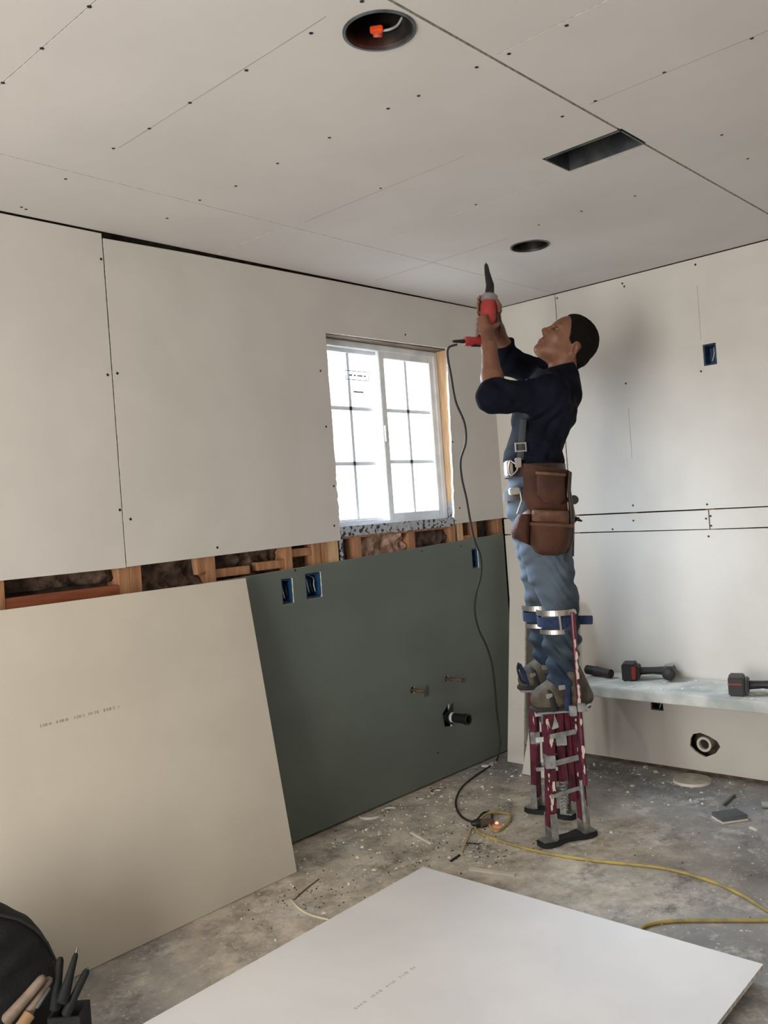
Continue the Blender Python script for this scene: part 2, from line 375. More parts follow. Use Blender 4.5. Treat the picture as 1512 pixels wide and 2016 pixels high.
def sheetL(outer, holes, m, y0=0.0, name='drywall_sheet'):
    vf, fm = slab(outer, holes, lambda a, b: (a, y0, b), lambda a, b: (a, y0+T, b)); return obj(name, vf, m, wl, mats=[m, M_core], fm=fm)
sheetL([(-4.85, 1.242), (-2.381, 1.238), (-2.384, 2.452), (-4.85, 2.452)], [], M_paper)
win = ragged((-1.288, 1.258), (-1.286, 1.55), 22, 0.004)+ragged((-1.286, 1.55), (-1.290, 2.205), 10, 0.002)[1:]+[(-0.404, 2.210)]+ragged((-0.404, 2.208), (-0.446, 1.283), 26, 0.004)[1:]
sheetL([(-2.376, 1.240)]+win+[(0.0, 1.29), (0.0, 2.455), (-1.2, 2.450), (-2.0, 2.444), (-2.377, 2.436)], [], M_paper)
sheetL([(-6.2, 1.242), (-4.855, 1.242), (-4.855, 2.452), (-6.2, 2.452)], [], M_paper)
sheetL([(-6.2, 0.02), (-4.1, 0.02), (-4.1, 1.14), (-6.2, 1.14)], [], M_paper)
def rect(a0, a1, b0, b1): return [(a0, b0), (a1, b0), (a1, b1), (a0, b1)]
B1 = (-1.655, -1.592, 1.012, 1.118); B2 = (-1.518, -1.425, 1.018, 1.128); B3 = (-0.318, -0.262, 1.036, 1.140)
sheetL([(-2.384, 0.015), (-0.016, 0.012), (-0.016, 1.203), (-2.384, 1.133)],
       [rect(*B1), rect(*B2), rect(*B3), circle(-0.60, 0.497, 0.016, 16), circle(-0.868, 0.492, 0.018, 16), [(-0.645, 0.26), (-0.585, 0.25), (-0.60, 0.37), (-0.655, 0.33)]], M_green, name='green_drywall_sheet')

# ------------------------------------------------------------------ right wall
wr = thing('wall_right', None, None, (0, -2, 0), kind='structure')
obj('sheathing', box(0.102, 0.122, -4.8, 0.12, 0, 2.9), M_dark, wr)
for y in (-0.03, -0.45, -0.78, -1.172, -1.60, -2.0, -2.4, -2.8):
    obj('stud', box(T+0.001, 0.101, y-0.02, y+0.02, 0.04, 2.44), M_wood, wr)
obj('bottom_plate', box(T+0.001, 0.101, -4.7, 0.0, 0, 0.04), M_dark, wr)
def sheetR(outer, holes, m=None, name='drywall_sheet'):
    m = m or M_paper; vf, fm = slab(outer, holes, lambda a, b: (0.0, a, b), lambda a, b: (T, a, b)); return obj(name, vf, m, wr, mats=[m, M_core], fm=fm)
R1 = (-1.258, -1.196, 1.948, 2.048)
sheetR([(-2.868, 1.262), (-0.434, 1.286), (-0.430, 2.455), (-2.868, 2.454)], [rect(*R1)])
sheetR([(-0.426, 1.286), (0.0, 1.290), (0.0, 2.457), (-0.426, 2.455)], [])
sheetR([(-4.7, 1.262), (-2.872, 1.262), (-2.872, 2.452), (-4.7, 2.452)], [])
sheetR([(-1.166, 1.183), (0.0, 1.199), (0.0, 1.283), (-1.166, 1.272)], [], name='filler_strip')
sheetR([(-2.9, 1.178), (-1.172, 1.183), (-1.172, 1.273), (-2.9, 1.258)], [], name='filler_strip')
hole = [(-0.995, 0.135), (-1.00, 0.17), (-1.015, 0.195), (-1.05, 0.205), (-1.09, 0.195), (-1.13, 0.175), (-1.145, 0.15), (-1.12, 0.115), (-1.07, 0.09), (-1.04, 0.10), (-1.015, 0.115)]
R2b = (-0.872, -0.806, 0.292, 0.362)
sheetR([(-2.44, 0.020), (0.0, 0.020), (0.0, 1.191), (-2.44, 1.166)], [hole, rect(*R2b)])
sheetR([(-4.7, 0.02), (-2.445, 0.02), (-2.445, 1.17), (-4.7, 1.17)], [])

# ------------------------------------------------------------------ ceiling
ce = thing('ceiling', None, None, (-2, -2, H), kind='structure')
obj('light_blocking_deck', box(-6.3, 0.2, -4.8, 0.2, 2.78, 2.84), M_dark, ce)  # unseen slab added above the joists to block light
for x in (-3.1, -2.69, -2.27, -1.85, -1.44, -1.05, -0.6, -0.2):
    obj('joist', box(x-0.019, x+0.019, -4.7, 0.1, 2.62, 2.78), M_wood, ce)
def sheetC(outer, holes=(), name='drywall_sheet'):
    vf, fm = slab(outer, holes, lambda a, b: (a, b, H), lambda a, b: (a, b, H+T)); return obj(name, vf, M_ceilpaper, ce, mats=[M_ceilpaper, M_core], fm=fm)
g = 0.0016
sheetC(rect(-1.876+g, 0.0, -0.430+g, 0.0)); sheetC(rect(-4.31, -1.876-g, -0.430+g, 0.0)); sheetC(rect(-6.2, -4.313, -0.43+g, 0.0))
CAN1 = (-2.568, -1.556); CAN2 = (-0.850, -0.830); CR = 0.082
VX0, VX1, VY0, VY1 = -1.622, -1.458, -1.660, -1.382
sheetC(rect(-1.438, 0.0, -1.648, -0.430-g), [circle(*CAN2, CR)])
sheetC([(-3.099, -1.648), (VX0, -1.648), (VX0, VY1), (VX1, VY1), (VX1, -1.648), (-1.4404, -1.648), (-1.4404, -0.430-g), (-3.099, -0.430-g)], [circle(*CAN1, CR)])
sheetC(rect(-6.2, -3.1015, -1.648, -0.430-g))
sheetC([(-2.268, -2.868), (-0.0, -2.868), (0.0, -1.6555), (VX1, -1.6555), (VX1, VY0), (VX0, VY0), (VX0, -1.6555), (-2.268, -1.6555)])
sheetC(rect(-6.2, -2.271, -2.868, -1.6555)); sheetC(rect(-6.2, 0.0, -4.7, -2.871))
for x, y0, y1 in [(-1.845, -1.24, -0.50), (-2.70, -1.52, -0.66), (-1.02, -0.84, -0.08), (-1.845, -2.2, -1.68)]:
    obj('chalk_line', box(x-0.0012, x+0.0012, y0, y1, H-0.0004, H+0.0002), M_pencil, ce)

for y, z0_, z1_ in [(-1.19, 2.07, 2.33), (-0.80, 1.55, 1.8)]:
    obj('chalk_line', box(-0.0003, 0.0002, y-0.0012, y+0.0012, z0_, z1_), M_pencil, wr)
# screw heads driven into the sheets
def disc_mesh(r=0.006):
    V, F = cyl((0, 0, 0), (0, 0, 0.003), r, r*0.8, 12); me = bpy.data.meshes.new('screw_head'); me.from_pydata([tuple(v) for v in V], [], F); me.materials.append(M_black); return me
SM = disc_mesh()
def screw(p, n, parent):
    o = link('screw_head', SM, np.array(p, float)-np.array(n, float)*0.002, parent); o.rotation_euler = Vector(n).to_track_quat('Z', 'Y').to_euler()
for a, b in [(-3.1, -1.23), (-3.1, -1.02), (-3.1, -0.82), (-2.68, -1.45), (-2.69, -1.23), (-2.7, -1.01), (-2.7, -0.82), (-2.71, -0.65), (-2.68, -1.61), (-2.25, -1.85), (-2.25, -1.69), (-2.26, -1.6), (-2.26, -1.41), (-1.85, -1.9), (-1.84, -2.12),
             (-2.27, -1.08), (-2.27, -0.85), (-2.26, -0.63), (-2.28, -0.46), (-2.27, -0.25), (-2.71, -0.07), (-2.69, -0.06), (-2.71, -0.37), (-1.85, -1.7), (-1.84, -1.59), (-2.27, -1.31), (-1.04, -1.41), (-1.05, -1.82), (-1.06, -1.2), (-1.32, -1.84), (-1.06, -1.01), (-1.46, -1.0), (-1.86, -0.9)]:
    screw((a, b, H), (0, 0, -1), ce)
for px, py in [(199, 510), (212, 738), (231, 735), (236, 1004), (257, 1022), (428, 1078), (631, 730), (642, 840), (798, 659), (657, 957), (658, 1035), (891, 870), (905, 1000)]:
    q = Q(px, py, 1, 0.0); screw((q[0], 0, q[2]), (0, -1, 0), wl)
for px, py in [(831, 1085), (908, 1075), (581, 1123), (862, 1482)]:
    q = Q(px, py, 1, 0.0); screw((q[0], 0, q[2]), (0, -1, 0), wl)
for px, py in [(1097, 587), (1225, 558), (1229, 564), (1369, 521), (1232, 755), (1380, 731), (1246, 995), (1247, 1025), (1206, 1042), (1392, 993), (1390, 1021), (1399, 1016), (1400, 1035), (1395, 1056), (990, 1037), (992, 1064)]:
    q = Q(px, py, 0, 0.0); screw((0, q[1], q[2]), (-1, 0, 0), wr)

# ------------------------------------------------------------------ window_1
wi = thing('window_1', None, None, (-0.85, 0.07, 1.3), kind='structure')
def frame4(x0, x1, z0, z1, w, y0, y1, wb=None, wt=None):
    wb = wb or w; wt = wt or w
    return join(box(x0, x0+w, y0, y1, z0, z1), box(x1-w, x1, y0, y1, z0, z1), box(x0+w, x1-w, y0, y1, z0, z0+wb), box(x0+w, x1-w, y0, y1, z1-wt, z1))
obj('window_frame', frame4(-1.288, -0.408, 1.300, 2.200, 0.030, 0.072, 0.135), M_vinyl, wi, bevel=0.003)
glass = bpy.data.materials.new('window_glass'); glass.use_nodes = True; nt = glass.node_tree; nt.nodes.clear()
o_ = nt.nodes.new('ShaderNodeOutputMaterial'); mx = nt.nodes.new('ShaderNodeMixShader'); tr = nt.nodes.new('ShaderNodeBsdfTransparent'); gl = nt.nodes.new('ShaderNodeBsdfGlossy'); fr = nt.nodes.new('ShaderNodeFresnel')
gl.inputs['Roughness'].default_value = 0.02; fr.inputs['IOR'].default_value = 1.45
mx.inputs[0].default_value = 0.05; nt.links.new(tr.outputs[0], mx.inputs[1]); nt.links.new(gl.outputs[0], mx.inputs[2]); nt.links.new(mx.outputs[0], o_.inputs[0])
M_munt = bpy.data.materials.new('muntin_vinyl'); M_munt.use_nodes = True; nt = M_munt.node_tree; nt.nodes.clear()
o_ = nt.nodes.new('ShaderNodeOutputMaterial'); mx = nt.nodes.new('ShaderNodeMixShader'); mx.inputs[0].default_value = 0.06; di = nt.nodes.new('ShaderNodeBsdfDiffuse'); tl_ = nt.nodes.new('ShaderNodeBsdfTranslucent')
di.inputs[0].default_value = (0.85, 0.86, 0.88, 1); tl_.inputs[0].default_value = (0.8, 0.82, 0.85, 1)
nt.links.new(di.outputs[0], mx.inputs[1]); nt.links.new(tl_.outputs[0], mx.inputs[2]); nt.links.new(mx.outputs[0], o_.inputs[0])
def sash(name, x0, x1, z0, z1, w, y0, y1, lab):
    s = obj(name, frame4(x0, x1, z0, z1, w, y0, y1), M_vinyl, wi, bevel=0.003)
    gx0, gx1, gz0, gz1 = x0+w, x1-w, z0+w, z1-w; ym = (y0+y1)/2
    obj('glass_pane', box(gx0-0.004, gx1+0.004, ym-0.002, ym+0.002, gz0-0.004, gz1+0.004), glass, s)
    xm = (gx0+gx1)/2; parts = [box(xm-0.009, xm+0.009, ym+0.004, ym+0.010, gz0, gz1)]
    for t in (1/3, 2/3):
        z = gz0+(gz1-gz0)*t; parts.append(box(gx0, gx1, ym+0.004, ym+0.010, z-0.009, z+0.009))
    obj('muntin_grid', join(*parts), M_munt, s)
    return s
s1 = sash('window_sash', -1.262, -0.815, 1.322, 2.178, 0.026, 0.105, 0.128, '')
s2 = sash('window_sash', -0.862, -0.432, 1.322, 2.178, 0.040, 0.078, 0.101, '')
obj('sash_lock', box(-0.857, -0.845, 0.068, 0.078, 1.72, 1.80), M_vinyl, s2, bevel=0.002)
M_ink = mat('sticker_ink', (150, 156, 166), 0.7)
st = [frame4(-1.065, -0.905, 2.022, 2.068, 0.0035, 0.112, 0.1135)]
for a, b, z in [(-1.045, -1.02, 2.045), (-1.01, -0.995, 2.045), (-0.985, -0.95, 2.045), (-0.94, -0.925, 2.045), (-1.02, -0.95, 1.965)]: st.append(box(a, b, 0.112, 0.1135, z-0.004, z+0.004))
obj('glass_sticker', join(*st), M_ink, s1)
# printed flashing tape folded over the sill
fl = bpy.data.materials.new('printed_flashing'); fl.use_nodes = True; nt = fl.node_tree; b = nt.nodes['Principled BSDF']; b.inputs['Roughness'].default_value = 0.35; b.inputs['Metallic'].default_value = 0.3
tc = nt.nodes.new('ShaderNodeTexCoord'); n = nt.nodes.new('ShaderNodeTexNoise'); n.inputs['Scale'].default_value = 48; n.inputs['Detail'].default_value = 5; nt.links.new(tc.outputs['Object'], n.inputs['Vector'])
rp = nt.nodes.new('ShaderNodeValToRGB'); rp.color_ramp.interpolation = 'CONSTANT'; rp.color_ramp.elements[0].color = rgb(28, 30, 36); rp.color_ramp.elements[1].position = 0.445; rp.color_ramp.elements[1].color = rgb(170, 172, 178)
nt.links.new(n.outputs['Fac'], rp.inputs[0]); nt.links.new(rp.outputs[0], b.inputs['Base Color'])
def crinkle(x0, x1, z0, z1, y, amp, seed):
    V = []; F = []; nx = int((x1-x0)/0.01)+1; nz = max(2, int((z1-z0)/0.008))
    for i in range(nx+1):
        for j in range(nz+1):
            x = x0+(x1-x0)*i/nx; z = z0+(z1-z0)*j/nz; e = (0.006*mnoise.noise(Vector((x*40, seed, 1))) if j == 0 else 0)
            V.append((x, y+amp*mnoise.noise(Vector((x*45, z*45, seed))), z+e))
    m = len(V)
    for i in range(nx):
        for j in range(nz): a = i*(nz+1)+j; F.append((a, a+nz+1, a+nz+2, a+1))
    V += [(v[0], v[1]+0.0025, v[2]) for v in V]; F += [tuple(k+m for k in reversed(f)) for f in F]
    return V, F
obj('flashing_tape', crinkle(-1.284, -0.45, 1.272, 1.318, -0.001, 0.006, 2), fl, wl, smooth=True)
obj('flashing_tape', join(box(-1.286, -0.43, 0.0, 0.072, 1.2985, 1.302)), fl, wl)
obj('flashing_tape', join(box(-0.4075, -0.4055, 0.004, 0.072, 1.30, 1.40)), fl, wl)
obj('flashing_tape', crinkle(-1.285, -1.262, 1.15, 1.275, 0.012, 0.004, 5), fl, wl, smooth=True)

# ------------------------------------------------------------------ electrical boxes, pipes, ceiling openings
M_blue = mat('blue_box_plastic', (22, 66, 104), 0.5)
M_wire = mat('bare_wire', (196, 196, 190), 0.5)
M_wireblk = mat('black_wire', (24, 24, 26), 0.5)
def openbox(a0, a1, z0, z1, d0, d1, t, f):                        # f(a, depth, z) -> point
    ps = []
    for (p0, p1, q0, q1, e0, e1) in ((a0, a0+t, d0, d1, z0, z1), (a1-t, a1, d0, d1, z0, z1), (a0+t, a1-t, d0, d1, z0, z0+t), (a0+t, a1-t, d0, d1, z1-t, z1), (a0+t, a1-t, d1-t, d1, z0+t, z1-t)):
        V, F = box(p0, p1, q0, q1, e0, e1); ps.append((np.array([f(*v) for v in V]), F))
    return join(*ps)
def jbox(r, wall, label, wires):
    a0, a1, z0, z1 = r; e = 0.004
    f = (lambda a, d, z: (a, d, z)) if wall == 'L' else (lambda a, d, z: (d, a, z))
    t = thing('junction_box', label, 'electrical box', f((a0+a1)/2, 0.03, z0), group=None)
    obj('box_shell', openbox(a0+e, a1-e, z0+e, z1-e, 0.004, 0.068, 0.003, f), M_blue, t)
    for k in range(wires):
        s = (k+0.5)/wires; a = a0+(a1-a0)*(0.2+0.6*s); zz = z0+(z1-z0)*0.5
        pts = [f(a, 0.06, z1-0.012), f(a+0.004*k, 0.03, zz+0.03), f(a-0.006, 0.014, zz), f(a+0.008, 0.022, zz-0.03)]
        obj('wire', tube(spline(pts, 5), 0.0024, 6), M_wire if k % 2 == 0 else M_wireblk, t, smooth=True)
    return t
jbox(B1, 'L', 'narrow blue electrical box cut into the green sheet, the left one of the close pair', 2)
jbox(B2, 'L', 'wide blue electrical box in the green sheet with a wire hanging inside', 3)
jbox(B3, 'L', 'small blue electrical box in the green sheet right behind the hanging cord', 2)
jbox(R1, 'R', 'blue electrical box high on the right wall beyond the worker\'s head', 2)
t = jbox(R2b, 'R', 'dark electrical box low on the right wall just under the work bench', 2)
t.children[0].data.materials[0] = mat('dark_box', (46, 42, 38), 0.5)

M_copper = mat('dull_copper', (132, 104, 82), 0.45, 0.5, col2=(96, 84, 70), scale=30)
t = thing('water_pipe_stub', 'short copper water pipe with steel strap plate poking out of the green sheet', 'pipe', (-0.868, -0.05, 0.48))
obj('pipe', cyl((-0.868, 0.05, 0.492), (-0.868, -0.088, 0.492), 0.0095), M_copper, t, smooth=False, bevel=0.001)
obj('end_cap', cyl((-0.868, -0.080, 0.492), (-0.868, -0.092, 0.492), 0.0115), M_steel, t)
obj('strap_plate', (lambda v: (v[0], v[1]))(slab([(-0.895, 0.47), (-0.858, 0.475), (-0.86, 0.525), (-0.872, 0.53)], [], lambda a, b: (a, -0.094, b), lambda a, b: (a, -0.092, b))[0]), M_steel, t)
t = thing('water_pipe_stub', 'thin copper pipe stub above the black drain, right of the strapped pipe', 'pipe', (-0.60, -0.06, 0.48))
obj('pipe', cyl((-0.60, 0.05, 0.497), (-0.60, -0.108, 0.497), 0.009), M_copper, t)
obj('end_cap', cyl((-0.60, -0.100, 0.497), (-0.60, -0.112, 0.497), 0.0115), M_steel, t)
M_abs = mat('black_abs', (22, 23, 25), 0.4)
t = thing('drain_pipe', 'black plastic drain pipe sticking out of the green sheet near the corner', 'drain pipe', (-0.62, -0.07, 0.28))
obj('pipe', join(ring((-0.62, 0.06, 0.307), (-0.62, -0.135, 0.307), 0.0245, 0.020), cyl((-0.62, -0.10, 0.307), (-0.62, -0.095, 0.307), 0.021)), M_abs, t, smooth='auto')
obj('pipe_collar', ring((-0.62, -0.117, 0.307), (-0.62, -0.137, 0.307), 0.028, 0.0205), M_abs, t)
obj('paper_label', tube([(-0.62, -0.03, 0.307), (-0.62, -0.045, 0.307)], 0.0252, 20), mat('label_white', (205, 205, 200), 0.7), t)
obj('cut_flap', slab([(-0.662, 0.30), (-0.585, 0.255), (-0.60, 0.375), (-0.625, 0.355)], [], lambda a, b: (a, -0.004-0.02*(b-0.25)/0.1, b), lambda a, b: (a, 0.001-0.02*(b-0.25)/0.1, b))[0], M_abs, t)
t = thing('waste_pipe', 'white plastic waste pipe end showing in the ragged hole of the right wall', 'pipe', (0.03, -1.065, 0.11))
obj('pipe', ring((0.008, -1.062, 0.148), (0.095, -1.062, 0.148), 0.036, 0.024), mat('pvc_white', (214, 208, 192), 0.4), t, smooth='auto')
obj('bore_shade_disc', cyl((0.03, -1.062, 0.148), (0.033, -1.062, 0.148), 0.026), M_black, t)  # black disc stands for the shade inside the pipe

def can(c, label, detail):
    x, y = c; t = thing('recessed_light_can', label, 'recessed light', (x, y, H))
    obj('housing', join(ring((x, y, H-0.001), (x, y, H+0.145), 0.080, 0.078), cyl((x, y, H+0.142), (x, y, H+0.147), 0.080, seg=32)), M_darksteel, t, smooth='auto')
    obj('rim', ring((x, y, H-0.003), (x, y, H+0.006), 0.084, 0.077, 40), M_steel, t, smooth='auto')
    if detail:
        obj('supply_cable', tube(spline([Q(792, 34, 2, H+0.055), Q(782, 50, 2, H+0.04), Q(766, 58, 2, H+0.03), Q(750, 60, 2, H+0.03)], 8), 0.003, 8), M_wire, t, smooth=True)
        obj('plug_connector', obox(Q(741, 58, 2, H+0.03), (0.009, -0.012, 0), (0.006, 0.005, 0), (0, 0, 0.006)), mat('orange_connector', (240, 92, 46), 0.4, emit=((255, 80, 30), 0.12)), t, bevel=0.002)
        obj('plug_reflection', cyl(np.array(Q(744, 74, 2, H+0.03)), np.array(Q(744, 74, 2, H+0.03))+np.array((-0.004, -0.004, 0.012)), 0.013, seg=24), mat('reflected_orange', (214, 96, 78), 0.5), t)  # orange disc stands for the plug's reflection on the far wall of the can
        for a in (0.6, 2.7, 4.6): obj('rivet', cyl((x+0.077*math.cos(a), y+0.077*math.sin(a), H+0.04), (x+0.071*math.cos(a), y+0.071*math.sin(a), H+0.04), 0.005, seg=10), M_steel, t)
    else:
        obj('socket_bracket', bar((x-0.03, y, H+0.02), (x-0.03, y, H+0.14), 0.012, 0.004), M_steel, t)
can(CAN1, 'open recessed light can with an orange plug and white wire, nearest the camera', True)
can(CAN2, 'empty recessed light can in the ceiling above the worker', False)
t = thing('ceiling_vent', 'open rectangular sheet metal duct boot cut into the ceiling beside the long seam', 'ceiling vent', ((VX0+VX1)/2, (VY0+VY1)/2, H))
w_ = 0.0025; z0, z1 = H+0.001, H+0.155; e = 0.005
obj('duct_boot', join(box(VX0+e, VX0+e+w_, VY0+e, VY1-e, z0, z1), box(VX1-e-w_, VX1-e, VY0+e, VY1-e, z0, z1), box(VX0+e, VX1-e, VY0+e, VY0+e+w_, z0, z1), box(VX0+e, VX1-e, VY1-e-w_, VY1-e, z0, z1), box(VX0+e, VX1-e, VY0+e, VY1-e, z1, z1+w_)), M_steel, t)
obj('flange_lip', join(box(VX0+e, VX0+e+0.004, VY0+e, VY1-e, H-0.003, H+0.002), box(VX1-e-0.004, VX1-e, VY0+e, VY1-e, H-0.003, H+0.002), box(VX0+e, VX1-e, VY1-e-0.004, VY1-e, H-0.003, H+0.002), box(VX0+e, VX1-e, VY0+e, VY0+e+0.004, H-0.003, H+0.002)), M_steel, t)

# ------------------------------------------------------------------ loose drywall
def board(name, label, cat, c0, du, dv, thick, m, group=None):    # c0 corner, du and dv edges, thickness vector
    c0, du, dv, th = (np.array(v, float) for v in (c0, du, dv, thick)); V, F = slab([(0, 0), (1, 0), (1, 1), (0, 1)], [], lambda a, b: tuple(c0+a*du+b*dv), lambda a, b: tuple(c0+a*du+b*dv+th))[0]
    return tag(obj(name, (V, F), m, mats=[m, M_core], fm=[0]*4+[1]*4), label, cat, group)
bs = board('leaning_drywall_sheet', 'big pale drywall sheet leaning on the left wall, left of the green sheet', 'drywall sheet',
      (-1.868, -0.209, 0.0), (-2.44, -0.02, 0.0), (-0.012, 0.173, 1.146), (0, -0.0125, 0.0019), mat('leaning_paper', (207, 199, 184), 0.8, col2=(202, 194, 179), scale=3.0, spec=0.25))
# faint factory print on its face
M_print = mat('faded_print', (172, 160, 144), 0.9)
def prints(parent, c0, du, n, face, up, m, seed):
    r = random.Random(seed); ps = []; t = 0
    for i in range(n):
        w = r.choice([0.004, 0.006, 0.009]); c = np.array(c0)+np.array(du)*t
        if i % 5 != 4: ps.append(obox(c, unit(du)*w/2, np.array(up)*0.006*r.uniform(0.6, 1), np.array(face)*0.0002))
        t += (w+0.005)/np.linalg.norm(du)
    return tag(obj('faint_print', join(*ps), m, parent), kind='stuff')
qa = np.array(Q(95, 1428, 1, -0.165)); qb = np.array(Q(228, 1395, 1, -0.165))
fn = unit(np.cross(np.array((-2.44, -0.02, 0)), np.array((-0.012, 0.173, 1.146)))); fn = fn if fn[1] < 0 else -fn
c0 = np.array((-1.868, -0.2215, 0.0019))
def onface(q): return q-fn*((q-c0)@fn)+fn*0.0003
qa, qb = onface(qa), onface(qb)
prints(bs, qa, qb-qa, 26, fn, unit(np.cross(qb-qa, fn)), M_print, 3)
board('drywall_offcut', 'tall narrow drywall offcut leaning in the corner beside the green sheet', 'drywall offcut', (-0.262, -0.105, 0), (-0.004, -0.105, 0), (0.238, 0.045, 1.17), (-0.0123, 0, 0.0032), M_paper)
board('drywall_offcut', 'tall narrow drywall offcut leaning in the corner, nearer the stilts', 'drywall offcut', (-0.405, -0.292, 0), (-0.01, -0.16, 0), (0.38, 0.0, 0.86), (-0.0115, 0, 0.005), M_paper)
fs = board('floor_drywall_sheet', 'large white drywall sheet lying flat across the foreground floor', 'drywall sheet', (-1.655, -0.690, 0.040), (0.012, -1.222, 0), (-2.44, -0.055, 0), (0, 0, 0.0127), M_white)
for y, lab in ((-0.9, 'rough wooden batten under the white sheet, along its left side'), (-1.75, 'rough wooden batten under the white sheet, along its right side')):
    tag(obj('wood_batten', bar((-1.72, y, 0.0195), (-3.95, y-0.05, 0.0195), 0.039, 0.085, (0, 0, 1)), M_wood2, bevel=0.002), lab, 'batten', 'battens under the white sheet')
qa = np.array(Q(700, 1985, 2, 0.0530)); qb = np.array(Q(800, 1915, 2, 0.0530)); prints(fs, qa, qb-qa, 22, (0, 0, 1), unit(np.cross(qb-qa, (0, 0, 1))), mat('grey_print', (206, 206, 208), 0.8), 9)

# ------------------------------------------------------------------ work bench and the tools on it
M_bench = mat('dusty_bench', (202, 202, 196), 0.75, col2=(164, 168, 164), scale=9, detail=9, bump=0.2, lo=0.35, hi=0.65)
M_alu = mat('scuffed_aluminium', (176, 178, 176), 0.4, 0.7, col2=(140, 142, 140), scale=20)
BZ = 0.468
t = thing('work_bench', 'low grey dusty work bench standing along the right wall with tools on top', 'bench', (-0.19, -1.3, 0))
obj('bench_top', box(-0.350, -0.004, -2.25, -0.555, BZ-0.05, BZ), M_bench, t, bevel=0.004)
obj('leg', bar((-0.325, -0.575, 0), (-0.325, -0.58, BZ-0.05), 0.025, 0.025, (1, 0, 0)), M_alu, t, bevel=0.002)
obj('leg', bar((-0.325, -2.18, 0), (-0.325, -2.18, BZ-0.05), 0.025, 0.025, (1, 0, 0)), M_alu, t, bevel=0.002)
obj('wall_ledger', box(-0.052, -0.002, -2.22, -0.60, BZ-0.075, BZ-0.05), M_wood2, t)
chips = []
r = random.Random(5)
for i in range(90):
    a, b, s = r.uniform(-0.34, -0.03), r.uniform(-1.7, -0.7), r.uniform(0.002, 0.009)
    V, F = box(-s, s, -s*r.uniform(0.4, 1.6), s*0.8, 0, s*0.25); an = r.uniform(0, 3.1); ca, sa = math.cos(an), math.sin(an)
    chips.append((np.array([(a+v[0]*ca-v[1]*sa, b+v[0]*sa+v[1]*ca, BZ+v[2]) for v in V]), F))
M_crumb = mat('gypsum_crumb', (222, 216, 204), 0.9)
tag(obj('bench_dust', join(*chips), M_crumb), 'white plaster crumbs scattered on the bench top', 'plaster crumbs', kind='stuff')

M_tool = mat('tool_black', (26, 25, 26), 0.5, col2=(36, 34, 34))
M_toolred = mat('tool_red', (150, 26, 30), 0.4)
def place(VF, o, X, Y, Z):
    V, F = VF; M = np.array([unit(X), unit(Y), unit(Z)]); return np.asarray(V)@M+np.array(o), F
def driver(o, X, Y, label, redcap, cat='impact driver'):
    Z = np.cross(unit(X), unit(Y)); t = thing('impact_driver', label, cat, o); pl = lambda q: place(q, o, X, Y, Z)
    bt = obj('battery', pl(box(-0.035, 0.03, -0.055, 0.055, 0.0, 0.082)), M_tool, t, bevel=0.006)
    if redcap: obj('battery_panel', pl(box(0.010, 0.032, -0.057, -0.02, 0.008, 0.074)), M_toolred, bt, bevel=0.003)
    else: obj('battery_stripe', pl(box(-0.034, 0.02, -0.0565, -0.05, 0.050, 0.056)), M_toolred, bt)
    obj('battery_foot', pl(box(0.028, 0.048, -0.045, 0.045, 0.01, 0.07)), M_tool, t, bevel=0.005)
    obj('handle', pl(tube([(0.04, 0.0, 0.04), (0.10, 0.005, 0.042), (0.165, 0.0, 0.042)], [0.020, 0.017, 0.021], 14)), M_tool, t, smooth='auto')
    hd = obj('head', pl(tube([(0.185, -0.075, 0.04), (0.185, -0.07, 0.04), (0.185, 0.0, 0.04), (0.185, 0.035, 0.04)], [0.022, 0.031, 0.033, 0.030], 20)), M_tool, t, smooth='auto')
    obj('badge', pl(box(0.165, 0.205, -0.04, 0.01, 0.070, 0.0735)), mat('badge_grey', (150, 140, 136), 0.5), hd)
    obj('nose', pl(tube([(0.185, 0.034, 0.04), (0.185, 0.055, 0.04), (0.185, 0.078, 0.04)], [0.026, 0.018, 0.011], 16)), mat('nose_steel', (70, 66, 62), 0.4, 0.7), t, smooth='auto')
    obj('trigger', pl(box(0.135, 0.155, 0.016, 0.028, 0.034, 0.048)), M_toolred, t, bevel=0.002)
    return t
ip = np.array(Q(1243, 1338, 0, -0.13)); 
driver((-0.135, ip[1], BZ), (0.35, -0.94, 0), (0.94, 0.35, 0), 'black cordless impact driver with a red panelled battery lying on the bench', True)
ip2 = np.array(Q(1450, 1372, 0, -0.24))
driver((-0.245, ip2[1]-0.01, BZ), (0.30, -0.95, 0), (0.95, 0.30, 0), 'black cordless driver with a thin red stripe lying at the right frame edge', False)
ip3 = np.array(Q(1200, 1335, 0, -0.16))
t = thing('caulking_tool', 'dark hand tool with a rounded grip lying on the bench right behind the boots', 'hand tool', (-0.16, ip3[1]+0.05, BZ))
a0 = np.array((-0.16, ip3[1]-0.01, BZ+0.024)); u0 = unit((0.25, 0.95, 0.02))
obj('grip', tube([a0-u0*0.004, a0, a0+u0*0.05, a0+u0*0.10], [0.012, 0.022, 0.020, 0.024], 14), mat('dusty_black', (52, 44, 42), 0.7), t, smooth='auto')
obj('barrel', tube([a0+u0*0.10, a0+u0*0.16], [0.0235, 0.0235], 14), M_tool, t, smooth='auto')

